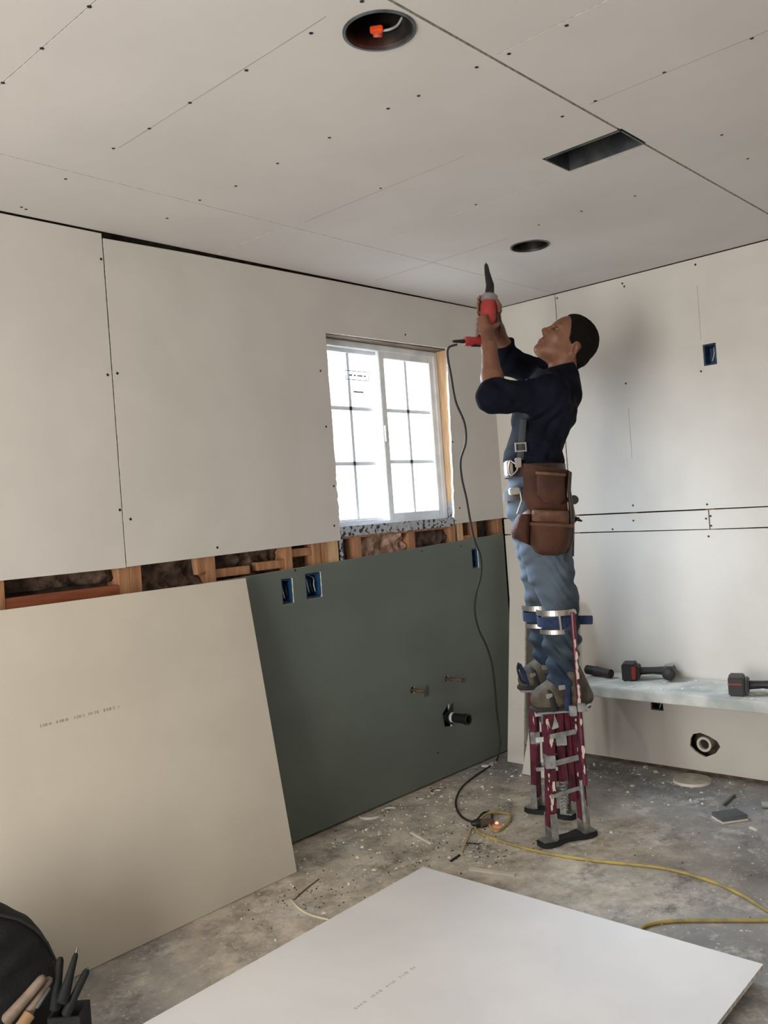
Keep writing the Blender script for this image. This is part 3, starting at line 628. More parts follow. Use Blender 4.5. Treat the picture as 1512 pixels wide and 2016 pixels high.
# ------------------------------------------------------------------ things on the floor
M_gyp = mat('offcut_paper', (196, 188, 172), 0.85, col2=(170, 162, 148), scale=20)
def flat(name, label, cat, loop, z1, m=None, z0=0.0, group=None):
    vf, fm = slab(loop, [], lambda a, b: (a, b, z1), lambda a, b: (a, b, z0)); return tag(obj(name, vf, m or M_gyp, mats=[m or M_gyp, M_crumb], fm=fm), label, cat, group)
flat('cutout_disc', 'round drywall cutout lying on the floor against the right wall', 'drywall cutout', circle(-0.112, -1.045, 0.086, 36), T)
t_ = np.array(Q(1437, 1612, 2, 0.0)); cx, cy = t_[0], t_[1]
V, F = place(box(-0.058, 0.058, -0.042, 0.042, 0.006, 0.024), (cx, cy, 0), (0.80, -0.6, 0), (0.6, 0.8, 0), (0, 0, 1))
sb = tag(obj('sanding_block', (V, F), mat('grey_sponge', (96, 100, 100), 0.9, bump=0.3), bevel=0.003), 'grey rectangular block with a white underside on the concrete floor', 'sanding block')
obj('pale_base', place(box(-0.058, 0.058, -0.042, 0.042, 0.0, 0.007), (cx, cy, 0), (0.80, -0.6, 0), (0.6, 0.8, 0), (0, 0, 1)), M_crumb, sb)
def arc(px, py, r0, r1, a0, a1, n=16):
    c = Q(px, py, 2, 0.0); A = [a0+(a1-a0)*i/n for i in range(n+1)]
    return [(c[0]+r1*math.cos(a), c[1]+r1*math.sin(a)) for a in A]+[(c[0]+r0*math.cos(a), c[1]+r0*math.sin(a)) for a in reversed(A)]
flat('curved_offcut', 'pale crescent of drywall on the floor below the green sheet, nearest its left end', 'drywall offcut', arc(728, 1606, 0.035, 0.052, 2.6, 5.6), 0.010)
flat('curved_offcut', 'dark curved scrap on the floor near the middle of the green sheet', 'drywall offcut', arc(862, 1560, 0.022, 0.036, 0.2, 3.0), 0.008, mat('dark_scrap', (92, 90, 80), 0.9))
flat('curved_offcut', 'small white half round scrap on the floor near the corner by the cord', 'drywall offcut', arc(958, 1506, 0.018, 0.038, 3.0, 5.8), 0.008, M_crumb)
flat('curved_offcut', 'faint thin curved scrap touching the foot of the green sheet', 'drywall offcut', arc(768, 1596, 0.030, 0.040, 0.0, 2.2), 0.006)
def strip(name, label, cat, a, b, w, h, m):
    a = Q(*a, 2, 0.0); b = Q(*b, 2, 0.0); a[2] = b[2] = h/2; return tag(obj(name, bar(a, b, w, h, np.cross(unit(b-a), (0, 0, 1))), m), label, cat)
strip('drywall_strip', 'long white paper strip on the floor just beyond the white sheet', 'drywall strip', (925, 1712), (1014, 1724), 0.022, 0.006, M_crumb)
strip('wood_stick', 'thin pale stick on the floor below the coiled plug', 'stick', (926, 1634), (908, 1682), 0.010, 0.008, mat('pale_stick', (188, 172, 142), 0.8))
strip('wood_stick', 'short dark stick on the dusty floor near the white sheet corner', 'stick', (888, 1697), (905, 1685), 0.008, 0.006, M_wireblk)
strip('wood_stick', 'small dark nail like stick beside the thin pale stick', 'stick', (912, 1660), (943, 1663), 0.004, 0.004, M_wireblk)
strip('white_chip', 'white oblong chip on the floor at the right edge, below the grey block', 'chip', (1477, 1630), (1491, 1636), 0.012, 0.006, M_crumb)
strip('drywall_strip', 'ragged white strip on the dusty floor between green sheet and coiled plug', 'drywall strip', (810, 1640), (850, 1662), 0.012, 0.006, M_crumb)
strip('copper_offcut', 'bent dark metal offcut on the floor near the grey block', 'metal offcut', (1424, 1588), (1446, 1568), 0.010, 0.010, mat('dull_metal', (110, 104, 96), 0.5, 0.5))
a = Q(1500, 1590, 2, 0.0); tag(obj('tube_scrap', ring((a[0], a[1], 0.014), (a[0]+0.02, a[1]-0.06, 0.014), 0.014, 0.011), mat('grey_pvc', (150, 150, 146), 0.5)), 'short grey tube scrap lying at the right frame edge', 'tube scrap')
pts = [np.array(Q(px, py, 2, 0.0))+np.array((0, 0, 0.004)) for px, py in [(572, 1772), (588, 1790), (610, 1803), (630, 1809), (648, 1813)]]
tag(obj('cable_offcut', tube(spline(pts, 6), 0.0042, 8), mat('cable_white', (214, 204, 184), 0.6), smooth=True), 'short bent length of white cable near the left edge of the white sheet', 'cable')
pts = [np.array(Q(px, py, 2, 0.0))+np.array((0, 0, 0.003)) for px, py in [(580, 1772), (602, 1752), (628, 1732)]]
tag(obj('twine_offcut', tube(spline(pts, 6), 0.0022, 6), mat('dark_twine', (96, 88, 70), 0.8), smooth=True), 'thin dark twine lying above the white cable offcut', 'twine')
# crumbs of plaster: nobody could count them
r = random.Random(11); V0 = []; F0 = []; n = 0
def crumb(x, y, s):
    global n
    a = r.uniform(0, 6.28); ca, sa = math.cos(a), math.sin(a)
    q = [(-s*r.uniform(.5, 1.3), -s*r.uniform(.3, 1), 0), (s*r.uniform(.5, 1.3), -s*r.uniform(.2, 1), 0), (s*r.uniform(.3, 1), s*r.uniform(.3, 1), 0), (-s*r.uniform(.3, 1), s*r.uniform(.2, .8), 0)]
    h = s*r.uniform(.25, .9); q += [(v[0]*.6, v[1]*.6, h) for v in q]
    V0.extend([(x+v[0]*ca-v[1]*sa, y+v[0]*sa+v[1]*ca, v[2]) for v in q])
    F0.extend([tuple(k+n for k in f) for f in ((0, 3, 2, 1), (4, 5, 6, 7), (0, 1, 5, 4), (1, 2, 6, 5), (2, 3, 7, 6), (3, 0, 4, 7))]); n += 8
for i in range(620):
    x = r.uniform(-2.4, -0.05); y = -abs(r.gauss(0, 0.35))-0.03
    if x < -1.85 and y > -0.25: continue
    if x < -1.6 and y < -0.66: continue
    crumb(x, y, min(0.009, 0.0018*math.exp(abs(r.gauss(0, 0.75)))))
for i in range(150): crumb(r.gauss(-1.25, 0.22), r.gauss(-0.62, 0.16), r.uniform(0.002, 0.006))
for i in range(120): crumb(-abs(r.gauss(0, 0.22))-0.03, r.uniform(-1.7, -0.5), r.uniform(0.002, 0.008))
for i in range(110): crumb(r.uniform(-1.5, -0.3), r.uniform(-2.0, -0.8), r.uniform(0.0015, 0.005))
for px, py, s in [(1270, 1511, .014), (1290, 1520, .016), (1308, 1526, .010), (1235, 1560, .012), (1245, 1548, .010), (748, 1642, .014), (778, 1614, .011), (1120, 1548, .007), (1225, 1585, .008), (1315, 1585, .009), (830, 1696, .009), (738, 1712, .012)]:
    q = Q(px, py, 2, 0); crumb(q[0], q[1], s)
crumbs = (V0, F0); V0 = []; F0 = []; n = 0
for i in range(170): crumb(r.gauss(-1.32, 0.24), r.gauss(-0.62, 0.15), r.uniform(0.0015, 0.0055))
for i in range(80): crumb(r.gauss(-2.0, 0.12), r.gauss(-0.42, 0.08), r.uniform(0.0015, 0.005))
for i in range(120): crumb(r.uniform(-2.0, -0.2), -abs(r.gauss(0, 0.10))-0.02 if r.random() < 0.6 else r.uniform(-0.5, -0.05), r.uniform(0.0015, 0.005))
for i in range(60): crumb(r.uniform(-1.4, -0.15), r.uniform(-1.8, -0.7), r.uniform(0.001, 0.004))
V0 = [v for k, v in enumerate(V0)]
tag(obj('dark_debris', (V0, F0), mat('dark_litter', (88, 80, 66), 0.9, col2=(60, 54, 46), scale=9), loc=(0, 0, 0)), 'dark bits of grit and sawdust littering the dusty concrete', 'debris', kind='stuff')
V0, F0 = crumbs
tag(obj('plaster_crumbs', (V0, F0), M_crumb, loc=(0, 0, 0)), 'loose plaster crumbs scattered over the concrete floor', 'plaster crumbs', kind='stuff')

# ------------------------------------------------------------------ extension cord
M_yellow = mat('yellow_cord', (186, 166, 92), 0.6, col2=(150, 136, 96), scale=14)
path = [(962, 1622), (975, 1636), (990, 1630), (1003, 1616), (1004, 1604), (990, 1600), (968, 1603), (950, 1612), (936, 1628), (945, 1640), (968, 1650), (1000, 1660), (1050, 1674), (1100, 1684), (1175, 1695), (1250, 1702), (1320, 1712), (1400, 1735), (1460, 1762), (1502, 1788), (1528, 1803), (1515, 1811), (1470, 1812), (1400, 1812), (1330, 1813), (1285, 1818), (1262, 1828), (1240, 1850)]
pts = []
for i, (px, py) in enumerate(path):
    q = np.array(Q(px, py, 2, 0.006)); 
    if i in (6, 7): q[2] += 0.008
    pts.append(q)
t = thing('extension_cord', 'yellow extension cord winding over the concrete from the plug to the white sheet', 'extension cord', (-1.1, -1.0, 0))
obj('cord_sheath', tube(spline(pts, 8), 0.0058, 10), M_yellow, t, smooth=True)
q = np.array(Q(962, 1618, 2, 0.014)); q2 = np.array(Q(944, 1622, 2, 0.016))
obj('socket_end', tube([q+(q-q2)*0.5, q, q2], [0.009, 0.016, 0.017], 12), mat('socket_grey', (86, 78, 66), 0.5), t, smooth='auto')
q3 = np.array(Q(978, 1620, 2, 0.02)); obj('indicator_lamp', tube([q3-np.array((0, 0, .004)), q3, q3+np.array((0, 0, .004))], [.005, .008, .004], 10), mat('orange_lamp', (255, 110, 80), 0.4, emit=((255, 90, 50), 6.0)), t, smooth='auto')

# ------------------------------------------------------------------ bag and hand tools in the lower left corner
M_bag = mat('black_canvas', (25, 25, 27), 0.85, col2=(17, 17, 19), scale=20, bump=0.3, bscale=120)
DB = 2.22
bc = np.array((-3.24, -0.44, 0.0))
t = thing('black_bag', 'bulging black canvas bag on the floor in the lower left corner', 'bag', bc)
f = Field(bc+np.array((-0.40, -0.40, -0.01)), bc+np.array((0.40, 0.40, 0.60)), 0.009)
f.ell(bc+np.array((0, 0, 0.15)), (0.285, 0.15, 0.29), k=0.01); f.ell(bc+np.array((0.0, 0.0, 0.07)), (0.24, 0.14, 0.11), k=0.03)
f.wrinkle(lambda X, Y, Z: np.sin(22*X+9*np.sin(11*Z))*np.sin(17*Y+5*Z), 0.004); f.cut((0, 0, 0.001), (0, 0, -1))
sobj('bag_body', f, M_bag, t)
def arcp(c, R, a0, a1, nrm, n=14):
    return [np.array(c)+R*(math.cos(a0+(a1-a0)*i/n)*nrm[0]+math.sin(a0+(a1-a0)*i/n)*nrm[1]) for i in range(n+1)]
obj('bag_handle', tube(arcp(bc+np.array((0, 0, 0.40)), 0.09, 0, math.pi, (np.array((1, 0, 0.)), np.array((0, 0, 1.)))), 0.011, 10, flat=0.5), M_bag, t, smooth=True)
obj('piping_seam', tube(arcp(bc+np.array((0, -0.06, 0.15)), 0.271, 0.0, math.pi, (np.array((1, 0, 0.)), np.array((0, 0, 1.0)))), 0.004, 8), mat('seam_grey', (40, 40, 44), 0.7), t, smooth=True)
tb = np.array((-3.028, -0.632, 0.0))
t = thing('tool_caddy', 'small dark open tool caddy in the lower left corner beside the black bag', 'tool caddy', tb)
def cf(a, b, z): return tb+R2*np.array((1, 1, 0))*a+_f*b+np.array((0, 0, z))
def cbox(a0, a1, b0, b1, z0, z1):
    V, F = box(a0, a1, b0, b1, z0, z1); return np.array([cf(*v) for v in V]), F
obj('caddy_body', join(cbox(-0.025, 0.058, -0.04, -0.034, 0, 0.145), cbox(-0.025, 0.058, 0.034, 0.04, 0, 0.145), cbox(-0.025, -0.019, -0.034, 0.034, 0, 0.145), cbox(0.052, 0.058, -0.034, 0.034, 0, 0.145), cbox(-0.025, 0.058, -0.034, 0.034, 0, 0.006)), M_bag, t)
obj('outer_pocket', cbox(0.012, 0.05, -0.052, -0.04, 0.06, 0.12), mat('pocket_brown', (74, 60, 46), 0.8), t, bevel=0.004)
M_rub = mat('dark_rubber', (26, 28, 27), 0.7, spec=0.2); M_handle = mat('worn_wood_handle', (118, 102, 88), 0.7, col2=(92, 78, 66), scale=20); M_tan = mat('tan_grip', (150, 116, 82), 0.6)
def stick(name, label, cat, p0, p1, r0, r1, m, tip=None, tipname='blade', dd=0.0):
    a = P(*p0, DB-0.06+dd); b = P(*p1, DB-0.02+dd); a[2] = max(a[2], 0.012); t = thing(name, label, cat, a)
    d = b-a; L = np.linalg.norm(d)
    obj('handle', tube([a+d*0.0, a+d*0.05, a+d*0.5, a+d*0.93, b], [r0*0.7, r0, (r0+r1)/2*0.92, r1, r1*0.6], 12), m, t, smooth='auto')
    if tip: obj(tipname, tube([b-d*0.02, b+unit(d)*tip], [r1*0.45, r1*0.3], 8), M_steel, t, smooth='auto')
    return t
stick('pliers', 'dark gripped pliers standing in the tool caddy, left of the three upright handles', 'pliers', (108, 1990), (119, 1884), 0.014, 0.009, M_rub, dd=0.01)
stick('screwdriver', 'dark tapered screwdriver handle, middle of the three upright handles', 'screwdriver', (122, 1975), (150, 1876), 0.016, 0.007, M_rub, 0.012)
stick('chisel', 'long dark handled tool leaning right out of the caddy, farthest right', 'chisel', (128, 2000), (172, 1908), 0.012, 0.009, M_rub, 0.004)
stick('hammer_handle', 'pale wooden hammer handle slanting up beside the black bag', 'hammer', (10, 2012), (88, 1922), 0.016, 0.012, M_handle, dd=-0.04)
stick('file_handle', 'shorter pale wooden handle lying next to the hammer handle', 'file', (52, 2000), (100, 1924), 0.012, 0.010, M_handle, dd=-0.02)
stick('utility_knife', 'tan gripped knife low in the caddy by the bottom frame edge', 'knife', (28, 2040), (60, 1994), 0.016, 0.015, M_tan, dd=-0.06)
stick('nail_punch', 'grey metal punch standing low in the caddy front', 'punch', (72, 1985), (98, 1945), 0.004, 0.004, M_steel, dd=-0.05)

# ------------------------------------------------------------------ the worker: one continuous body, clothed by parts
XR = unit(R2*np.array((1, 1, 0))); YD = unit(_f*np.array((1, 1, 0))); ZU = np.array((0, 0, 1.0))   # his back, his far side, up
DN, DM, DF = 3.55, 3.69, 3.83                                    # near side, middle, far side of his body
def A(px, py, d=DM): return P(px, py, d)
# all body fields are worked out in axes (back, far side, up) and turned into room axes at the end
ROT = np.array([XR, YD, ZU])
def b(p): return ROT@np.array(p)
def tfw(V): return V@ROT
def B(px, py, d=DM): return b(A(px, py, d))
YA = np.array((0, 1.0, 0))
lo = np.minimum.reduce([B(900, 1400, 3.4), B(900, 500, 3.4)]); hi = np.maximum.reduce([B(1210, 500, 4.0), B(1210, 1400, 4.0)])

# head axes: forward, up, to his left (towards the camera), tipped back and turned a little
yaw = 0.16
hf = np.array((-0.75*math.cos(yaw), -math.sin(yaw)*0.9, 0.66)); hf = unit(hf)
hu = np.array((0.66, 0.0, 0.75)); hu = unit(hu-hf*(hu@hf)); hs = np.cross(hu, hf)      # towards his left ear
if hs[1] > 0: hs = -hs
HM = np.array([hf, hs, hu]); HO = B(1112, 684, DM)
def hd(f, s, u): return HO+hf*f+hs*s+hu*u
def hand(fl, wrist, palm, knuck, across, fingers, thumb, k=0.006):
    fl.cone(wrist, palm, 0.029, 0.026, 0.02); fl.cone(palm-across*0.020, knuck-across*0.022, 0.021, 0.017, 0.012)
    fl.cone(palm+across*0.020, knuck+across*0.022, 0.021, 0.016, 0.012); fl.cone(palm, knuck, 0.021, 0.018, 0.012)
    for pts, r in fingers+[thumb]:
        for i in range(len(pts)-1): fl.cone(pts[i], pts[i+1], r*(1-0.10*i), r*(1-0.10*(i+1)), k if i else 0.009)

# the screw gun axis, used by both hands
G0 = B(958, 672, 3.70); G1 = B(964, 575, 3.735); GT = B(957, 521, 3.80)
gd = unit(G1-G0); gx = unit(np.array((1.0, 0, 0))-gd*gd[0]); gy = np.cross(gd, gx); gy = gy if gy[1] > 0 else -gy
def around(c, rad, a): return c+gx*rad*math.cos(a)+gy*rad*math.sin(a)     # angle 0 = towards his face, 180 = away, -90 = near side

body = Field(lo-0.03, hi+0.03, 0.0042)
SH_N, EL_N, WR_N = B(1078, 778, 3.53), B(972, 778, 3.49), B(963, 683, 3.58)
SH_F, EL_F, WR_F = B(1078, 745, 3.86), B(1000, 712, 3.88), B(979, 650, 3.80)
PELV, WAIST, CHEST, NECK = B(1052, 960), B(1050, 905), B(1080, 800), B(1098, 738)
HIP_N, KN_N, AN_N = B(1062, 1030, 3.58), B(1104, 1185, 3.56), B(1112, 1335, 3.56)
HIP_F, KN_F, AN_F = B(1050, 1030, 3.80), B(1068, 1180, 3.83), B(1082, 1305, 3.85)
body.cone(PELV, WAIST, 0.094, 0.084, 0.04, 1.32, YA); body.cone(WAIST, B(1066, 812), 0.084, 0.094, 0.05, 1.30, YA)
body.cone(SH_N, SH_F, 0.050, 0.050, 0.04); body.cone(B(1068, 808), B(1086, 762), 0.088, 0.066, 0.04, 1.2, YA)
body.cone(B(1106, 752), B(1112, 695), 0.058, 0.056, 0.03)
for s, e, w in ((SH_N, EL_N, WR_N), (SH_F, EL_F, WR_F)):
    body.cone(s, e, 0.052, 0.041, 0.03); body.cone(e, e+(w-e)*0.35, 0.040, 0.043, 0.02); body.cone(e+(w-e)*0.35, w, 0.043, 0.029, 0.02)
for h_, k_, a_ in ((HIP_N, KN_N, AN_N), (HIP_F, KN_F, AN_F)):
    body.cone(h_, k_, 0.085, 0.055, 0.04); body.cone(k_, k_+(a_-k_)*0.35, 0.054, 0.054, 0.02); body.cone(k_+(a_-k_)*0.35, a_, 0.054, 0.038, 0.02)
# head
body.ell(hd(-0.012, 0, 0.052), (0.098, 0.077, 0.092), HM, 0.01)            # cranium
body.ell(hd(0.040, 0, 0.030), (0.060, 0.064, 0.080), HM, 0.03)             # forehead and cheeks
body.ell(hd(0.048, 0, -0.028), (0.050, 0.054, 0.056), HM, 0.03)            # muzzle
body.cone(hd(-0.020, 0.050, -0.030), hd(0.070, 0.020, -0.070), 0.020, 0.018, 0.03)   # jaw
body.cone(hd(-0.020, -0.050, -0.030), hd(0.070, -0.020, -0.070), 0.020, 0.018, 0.03)
body.cone(hd(-0.010, 0, -0.055), hd(0.060, 0, -0.070), 0.035, 0.024, 0.03)
body.ell(hd(0.082, 0, -0.076), (0.021, 0.024, 0.017), HM, 0.018)           # chin
body.cone(hd(0.090, 0, 0.034), hd(0.111, 0, 0.003), 0.0085, 0.0105, 0.012) # nose ridge
body.ell(hd(0.112, 0, -0.002), (0.0125, 0.0125, 0.0105), HM, 0.008)
for s in (1, -1):
    body.ell(hd(0.102, 0.013*s, -0.008), (0.011, 0.009, 0.008), HM, 0.006)
    body.ell(hd(0.082, 0.031*s, 0.030), (0.016, 0.017, 0.012), HM, 0.010, sub=True)   # eye sockets
    body.ell(hd(0.079, 0.031*s, 0.045), (0.017, 0.024, 0.008), HM, 0.012)  # brow
    body.ell(hd(0.062, 0.046*s, 0.002), (0.022, 0.016, 0.015), HM, 0.02)   # cheekbone
    body.ell(hd(0.074, 0.0305*s, 0.0345), (0.0125, 0.016, 0.0035), HM, 0.003)  # upper lid
    ec = hd(-0.022, 0.074*s, 0.002)
    EM = np.array([unit(hf*0.9-hs*s*0.0-hu*0.25), unit(hs*s*0.9-hf*0.35), hu])
    body.ell(ec, (0.018, 0.009, 0.031), EM, 0.008); body.ell(ec+hs*s*0.009+hf*0.003, (0.010, 0.007, 0.019), EM, 0.003, sub=True)
    body.ell(ec+hs*s*0.004+hf*0.001-hu*0.003, (0.005, 0.005, 0.006), HM, 0.003, sub=True)
body.ell(hd(0.098, 0, -0.040), (0.010, 0.023, 0.0055), HM, 0.005)          # upper lip
body.ell(hd(0.0965, 0, -0.052), (0.010, 0.020, 0.0060), HM, 0.005)         # lower lip
body.cone(hd(0.112, -0.018, -0.0462), hd(0.112, 0.018, -0.0462), 0.0032, 0.0032, 0.003, sub=True)
# near (left) hand: palm on the near side of the gun, fingers round the far-from-face side
kn = G0+gd*0.068
def curl(c, r0, a0, a1, rise, n=4): return [around(c, r0, a0+(a1-a0)*i/(n-1))+gd*rise*i/(n-1) for i in range(n)]
pal = around(G0+gd*0.020, 0.047, math.radians(-95)); knu = around(G0+gd*0.062, 0.046, math.radians(-118))
fng = []
for j, (h_, rr) in enumerate([(0.094, 0.0100), (0.071, 0.0108), (0.049, 0.0104), (0.029, 0.0092)]):
    fng.append((curl(G0+gd*h_, 0.042, math.radians(-112), math.radians(-215+6*j), -0.010, 5), rr))
th = (curl(G0+gd*0.045, 0.044, math.radians(-70), math.radians(10), 0.045, 4), 0.0115)
hand(body, WR_N, pal, knu, gd*0.9, fng, th)
# far (right) hand higher up, round the front of the gun
G2 = G0+gd*0.150
pal = around(G2-gd*0.03, 0.050, math.radians(50)); knu = around(G2+gd*0.008, 0.048, math.radians(72))
fng = []
for j, (h_, rr) in enumerate([(0.036, 0.0098), (0.015, 0.0105), (-0.006, 0.0102), (-0.027, 0.0090)]):
    fng.append((curl(G2+gd*h_, 0.046, math.radians(62), math.radians(205-8*j), 0.004, 5), rr))
th = (curl(G2-gd*0.022, 0.047, math.radians(30), math.radians(-48), 0.040, 4), 0.0112)
hand(body, WR_F, pal, knu, gd*0.9, fng, th)

M_skin = mat('skin', (126, 86, 66), 0.5, col2=(116, 78, 60), scale=30, spec=0.35)
M_lip = mat('lip', (132, 78, 66), 0.45); 
lipc = [tfw(hd(0.100, 0, -0.0462)[None])[0]]
def region(cen):
    q = (cen-lipc[0])@ROT.T; f_ = q@hf; s_ = q@hs; u_ = q@hu
    return ((np.abs(s_) < 0.021) & (np.abs(u_) < 0.0115-0.25*np.abs(s_)) & (f_ > -0.012)).astype(int)
person = sobj('person', body, M_skin, None, mats=[M_skin, M_lip], region=region, loc=tfw(b((0, 0, 0))[None]+B(1090, 1395)[None])[0], tf=tfw)
tag(person, 'worker with short dark hair in navy shirt and jeans, standing on stilts and reaching up', 'person')
# eyes, brows, hair
M_eye = mat('eye_white', (150, 140, 130), 0.4); M_iris = mat('iris_dark', (44, 28, 20), 0.2); M_hair = mat('black_hair', (20, 17, 15), 0.9, spec=0.08, col2=(28, 23, 19), scale=160, detail=3, bump=0.6, bscale=420)
for s in (1, -1):
    c = tfw(hd(0.0735, 0.031*s, 0.0285)[None])[0]; hfw = hf@ROT; huw = hu@ROT; hsw = hs@ROT
    V = []; F = []
    def ball(c, r, n=12):
        V = []; F = []
        for i in range(n+1):
            for j in range(n*2): a = math.pi*i/n; g_ = math.pi*j/n; V.append(c+r*(math.sin(a)*math.cos(g_)*hsw+math.sin(a)*math.sin(g_)*huw+math.cos(a)*hfw))
        for i in range(n):
            for j in range(n*2): F.append((i*2*n+j, i*2*n+(j+1) % (2*n), (i+1)*2*n+(j+1) % (2*n), (i+1)*2*n+j))
        return V, F
    e_ = obj('eye', ball(c, 0.0118), M_eye, person, smooth=True)
    obj('iris', ball(c+hfw*0.0070+huw*0.002, 0.0060), M_iris, e_, smooth=True)
    eb = [tfw(hd(0.0935, 0.014*s, 0.0445)[None])[0], tfw(hd(0.0925, 0.028*s, 0.0515)[None])[0], tfw(hd(0.080, 0.046*s, 0.0500)[None])[0]]
    obj('eyebrow', tube(spline(eb, 6), [0.0035]*13, 8), M_hair, person, smooth=True)
hair = Field(HO-0.17, HO+0.17, 0.0036)
hair.ell(hd(-0.014, 0, 0.053), (0.104, 0.083, 0.099), HM, 0.01); hair.ell(hd(0.020, 0, 0.052), (0.066, 0.0745, 0.082), HM, 0.03)
hair.cone(hd(-0.085, 0, 0.0), hd(-0.070, 0, -0.035), 0.03, 0.03, 0.02, 1.4, hs)
nrm = lambda f, u: hf*f+hu*u
hair.cut(hd(0.012, 0, 0.0), nrm(1.0, -0.52)); hair.cut(hd(-0.020, 0, -0.002), nrm(0.50, -1.0)); 
hair.ell(hd(-0.024, 0.078, -0.001), (0.026, 0.022, 0.034), HM, 0.004, sub=True); hair.ell(hd(-0.024, -0.078, -0.001), (0.026, 0.022, 0.034), HM, 0.004, sub=True)
hair.wrinkle(lambda X, Y, Z: np.sin(190*X+30*Y)*np.sin(170*Z+40*Y), 0.0006)
sobj('hair', hair, M_hair, person, tf=tfw)
mo = [tfw(hd(0.100-0.012*abs(k)**1.5, 0.024*k, -0.030-0.012*k*k)[None])[0] for k in np.linspace(-1, 1, 9)]
obj('moustache', tube(mo, [0.0015, 0.003, 0.004, 0.0045, 0.004, 0.0045, 0.004, 0.003, 0.0015], 8, flat=0.8), mat('stubble', (74, 50, 40), 0.8), person, smooth=True)

# navy long sleeved shirt, sleeves pushed to the forearms
M_shirt = mat('navy_jersey', (23, 26, 37), 0.95, col2=(17, 19, 28), scale=10, spec=0.1, bump=0.15, bscale=300)
sh = Field(lo-0.03, np.array((hi[0]+0.03, hi[1]+0.03, B(1100, 600)[2])), 0.0048)
sh.lo[2] = B(1000, 960)[2]; sh.n[2] = int((B(1100, 600)[2]-sh.lo[2])/sh.h); sh.F = np.full(tuple(sh.n), 1.0, np.float32)
sh.cone(B(1052, 945), WAIST, 0.112, 0.108, 0.04, 1.32, YA); sh.cone(B(1051, 900), B(1070, 815), 0.106, 0.122, 0.05, 1.30, YA)
sh.cone(B(1076, 805), B(1092, 775), 0.116, 0.094, 0.05, 1.30, YA); sh.cone(B(1100, 770), B(1102, 742), 0.098, 0.072, 0.04, 1.15, YA); sh.cone(B(1102, 750), B(1106, 722), 0.068, 0.062, 0.02)
sh.cone(SH_N+np.array((0.006, -0.004, 0)), SH_F, 0.074, 0.072, 0.05)
sh.cone(SH_N, EL_N, 0.076, 0.064, 0.04); sh.cone(EL_N, EL_N+(WR_N-EL_N)*0.22, 0.062, 0.052, 0.03); sh.cone(EL_N+np.array((0.0, 0, -0.012)), EL_N+np.array((0.05, 0, -0.012)), 0.056, 0.06, 0.03)
cN = EL_N+(WR_N-EL_N)*0.20; aN = unit(WR_N-EL_N)
sh.cone(SH_F, EL_F, 0.066, 0.056, 0.04); sh.cone(EL_F, EL_F+(WR_F-EL_F)*0.7, 0.062, 0.056, 0.03)
cF = EL_F+(WR_F-EL_F)*0.55; aF = unit(WR_F-EL_F)
def folds(X, Y, Z):
    return (np.sin(34*X+30*Z+7*np.sin(9*Z+5*Y))*0.5+np.sin(58*Z-22*X+6*np.sin(14*X+7*Y))*0.35+np.sin(90*X+40*Y+5*np.sin(20*Z))*0.15)
sh.wrinkle(folds, 0.0085)
sh.cut(cN, aN, cN-0.09, cN+0.13); sh.cut(cF, aF, cF-np.array((0.09, 0.07, 0.02)), cF+np.array((0.06, 0.07, 0.10)))
sh.cone(B(1106, 738), B(1114, 695), 0.056, 0.064, 0.004, sub=True)           # neck opening
sh.cut(B(1094, 724), (-0.18, 0, 1.0), B(1070, 760)-YA*0.085, B(1150, 690)+YA*0.085)
sh.cut(B(1050, 938), (0, 0, -1))
shirt = sobj('shirt', sh, M_shirt, person, tf=tfw)
# jeans
jm = bpy.data.materials.new('graded_denim'); jm.use_nodes = True; nt = jm.node_tree; bb = nt.nodes['Principled BSDF']; bb.inputs['Roughness'].default_value = 0.9; bb.inputs['Specular IOR Level'].default_value = 0.15
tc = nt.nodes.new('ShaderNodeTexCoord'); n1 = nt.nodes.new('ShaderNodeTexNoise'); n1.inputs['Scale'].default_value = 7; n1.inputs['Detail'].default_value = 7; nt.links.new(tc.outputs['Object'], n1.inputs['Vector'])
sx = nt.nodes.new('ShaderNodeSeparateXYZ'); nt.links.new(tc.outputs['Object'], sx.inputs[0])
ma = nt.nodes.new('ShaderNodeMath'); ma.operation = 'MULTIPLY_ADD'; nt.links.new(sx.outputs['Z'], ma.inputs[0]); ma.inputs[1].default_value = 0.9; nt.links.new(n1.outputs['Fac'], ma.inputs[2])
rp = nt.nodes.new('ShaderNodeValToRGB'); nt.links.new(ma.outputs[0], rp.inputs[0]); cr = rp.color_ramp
cr.elements[0].position = 0.55; cr.elements[0].color = rgb(36, 50, 68); cr.elements[1].position = 1.10; cr.elements[1].color = rgb(86, 97, 110)  # denim gets darker from the thighs down to the hems
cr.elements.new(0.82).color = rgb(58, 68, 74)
nt.links.new(rp.outputs[0], bb.inputs['Base Color']); n2 = nt.nodes.new('ShaderNodeTexNoise'); n2.inputs['Scale'].default_value = 260; nt.links.new(tc.outputs['Object'], n2.inputs['Vector'])
bp = nt.nodes.new('ShaderNodeBump'); bp.inputs['Strength'].default_value = 0.25; nt.links.new(n2.outputs['Fac'], bp.inputs['Height']); nt.links.new(bp.outputs[0], bb.inputs['Normal'])
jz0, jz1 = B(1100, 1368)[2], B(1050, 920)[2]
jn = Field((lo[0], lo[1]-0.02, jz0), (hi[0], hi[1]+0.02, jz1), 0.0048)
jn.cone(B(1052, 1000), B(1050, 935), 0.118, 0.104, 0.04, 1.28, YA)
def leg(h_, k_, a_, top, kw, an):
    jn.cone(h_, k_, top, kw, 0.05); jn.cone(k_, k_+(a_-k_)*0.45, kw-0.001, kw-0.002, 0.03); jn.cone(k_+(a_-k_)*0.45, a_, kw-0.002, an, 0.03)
leg(B(1066, 1045, 3.59), B(1102, 1180, 3.56), B(1108, 1338, 3.56), 0.105, 0.072, 0.058)
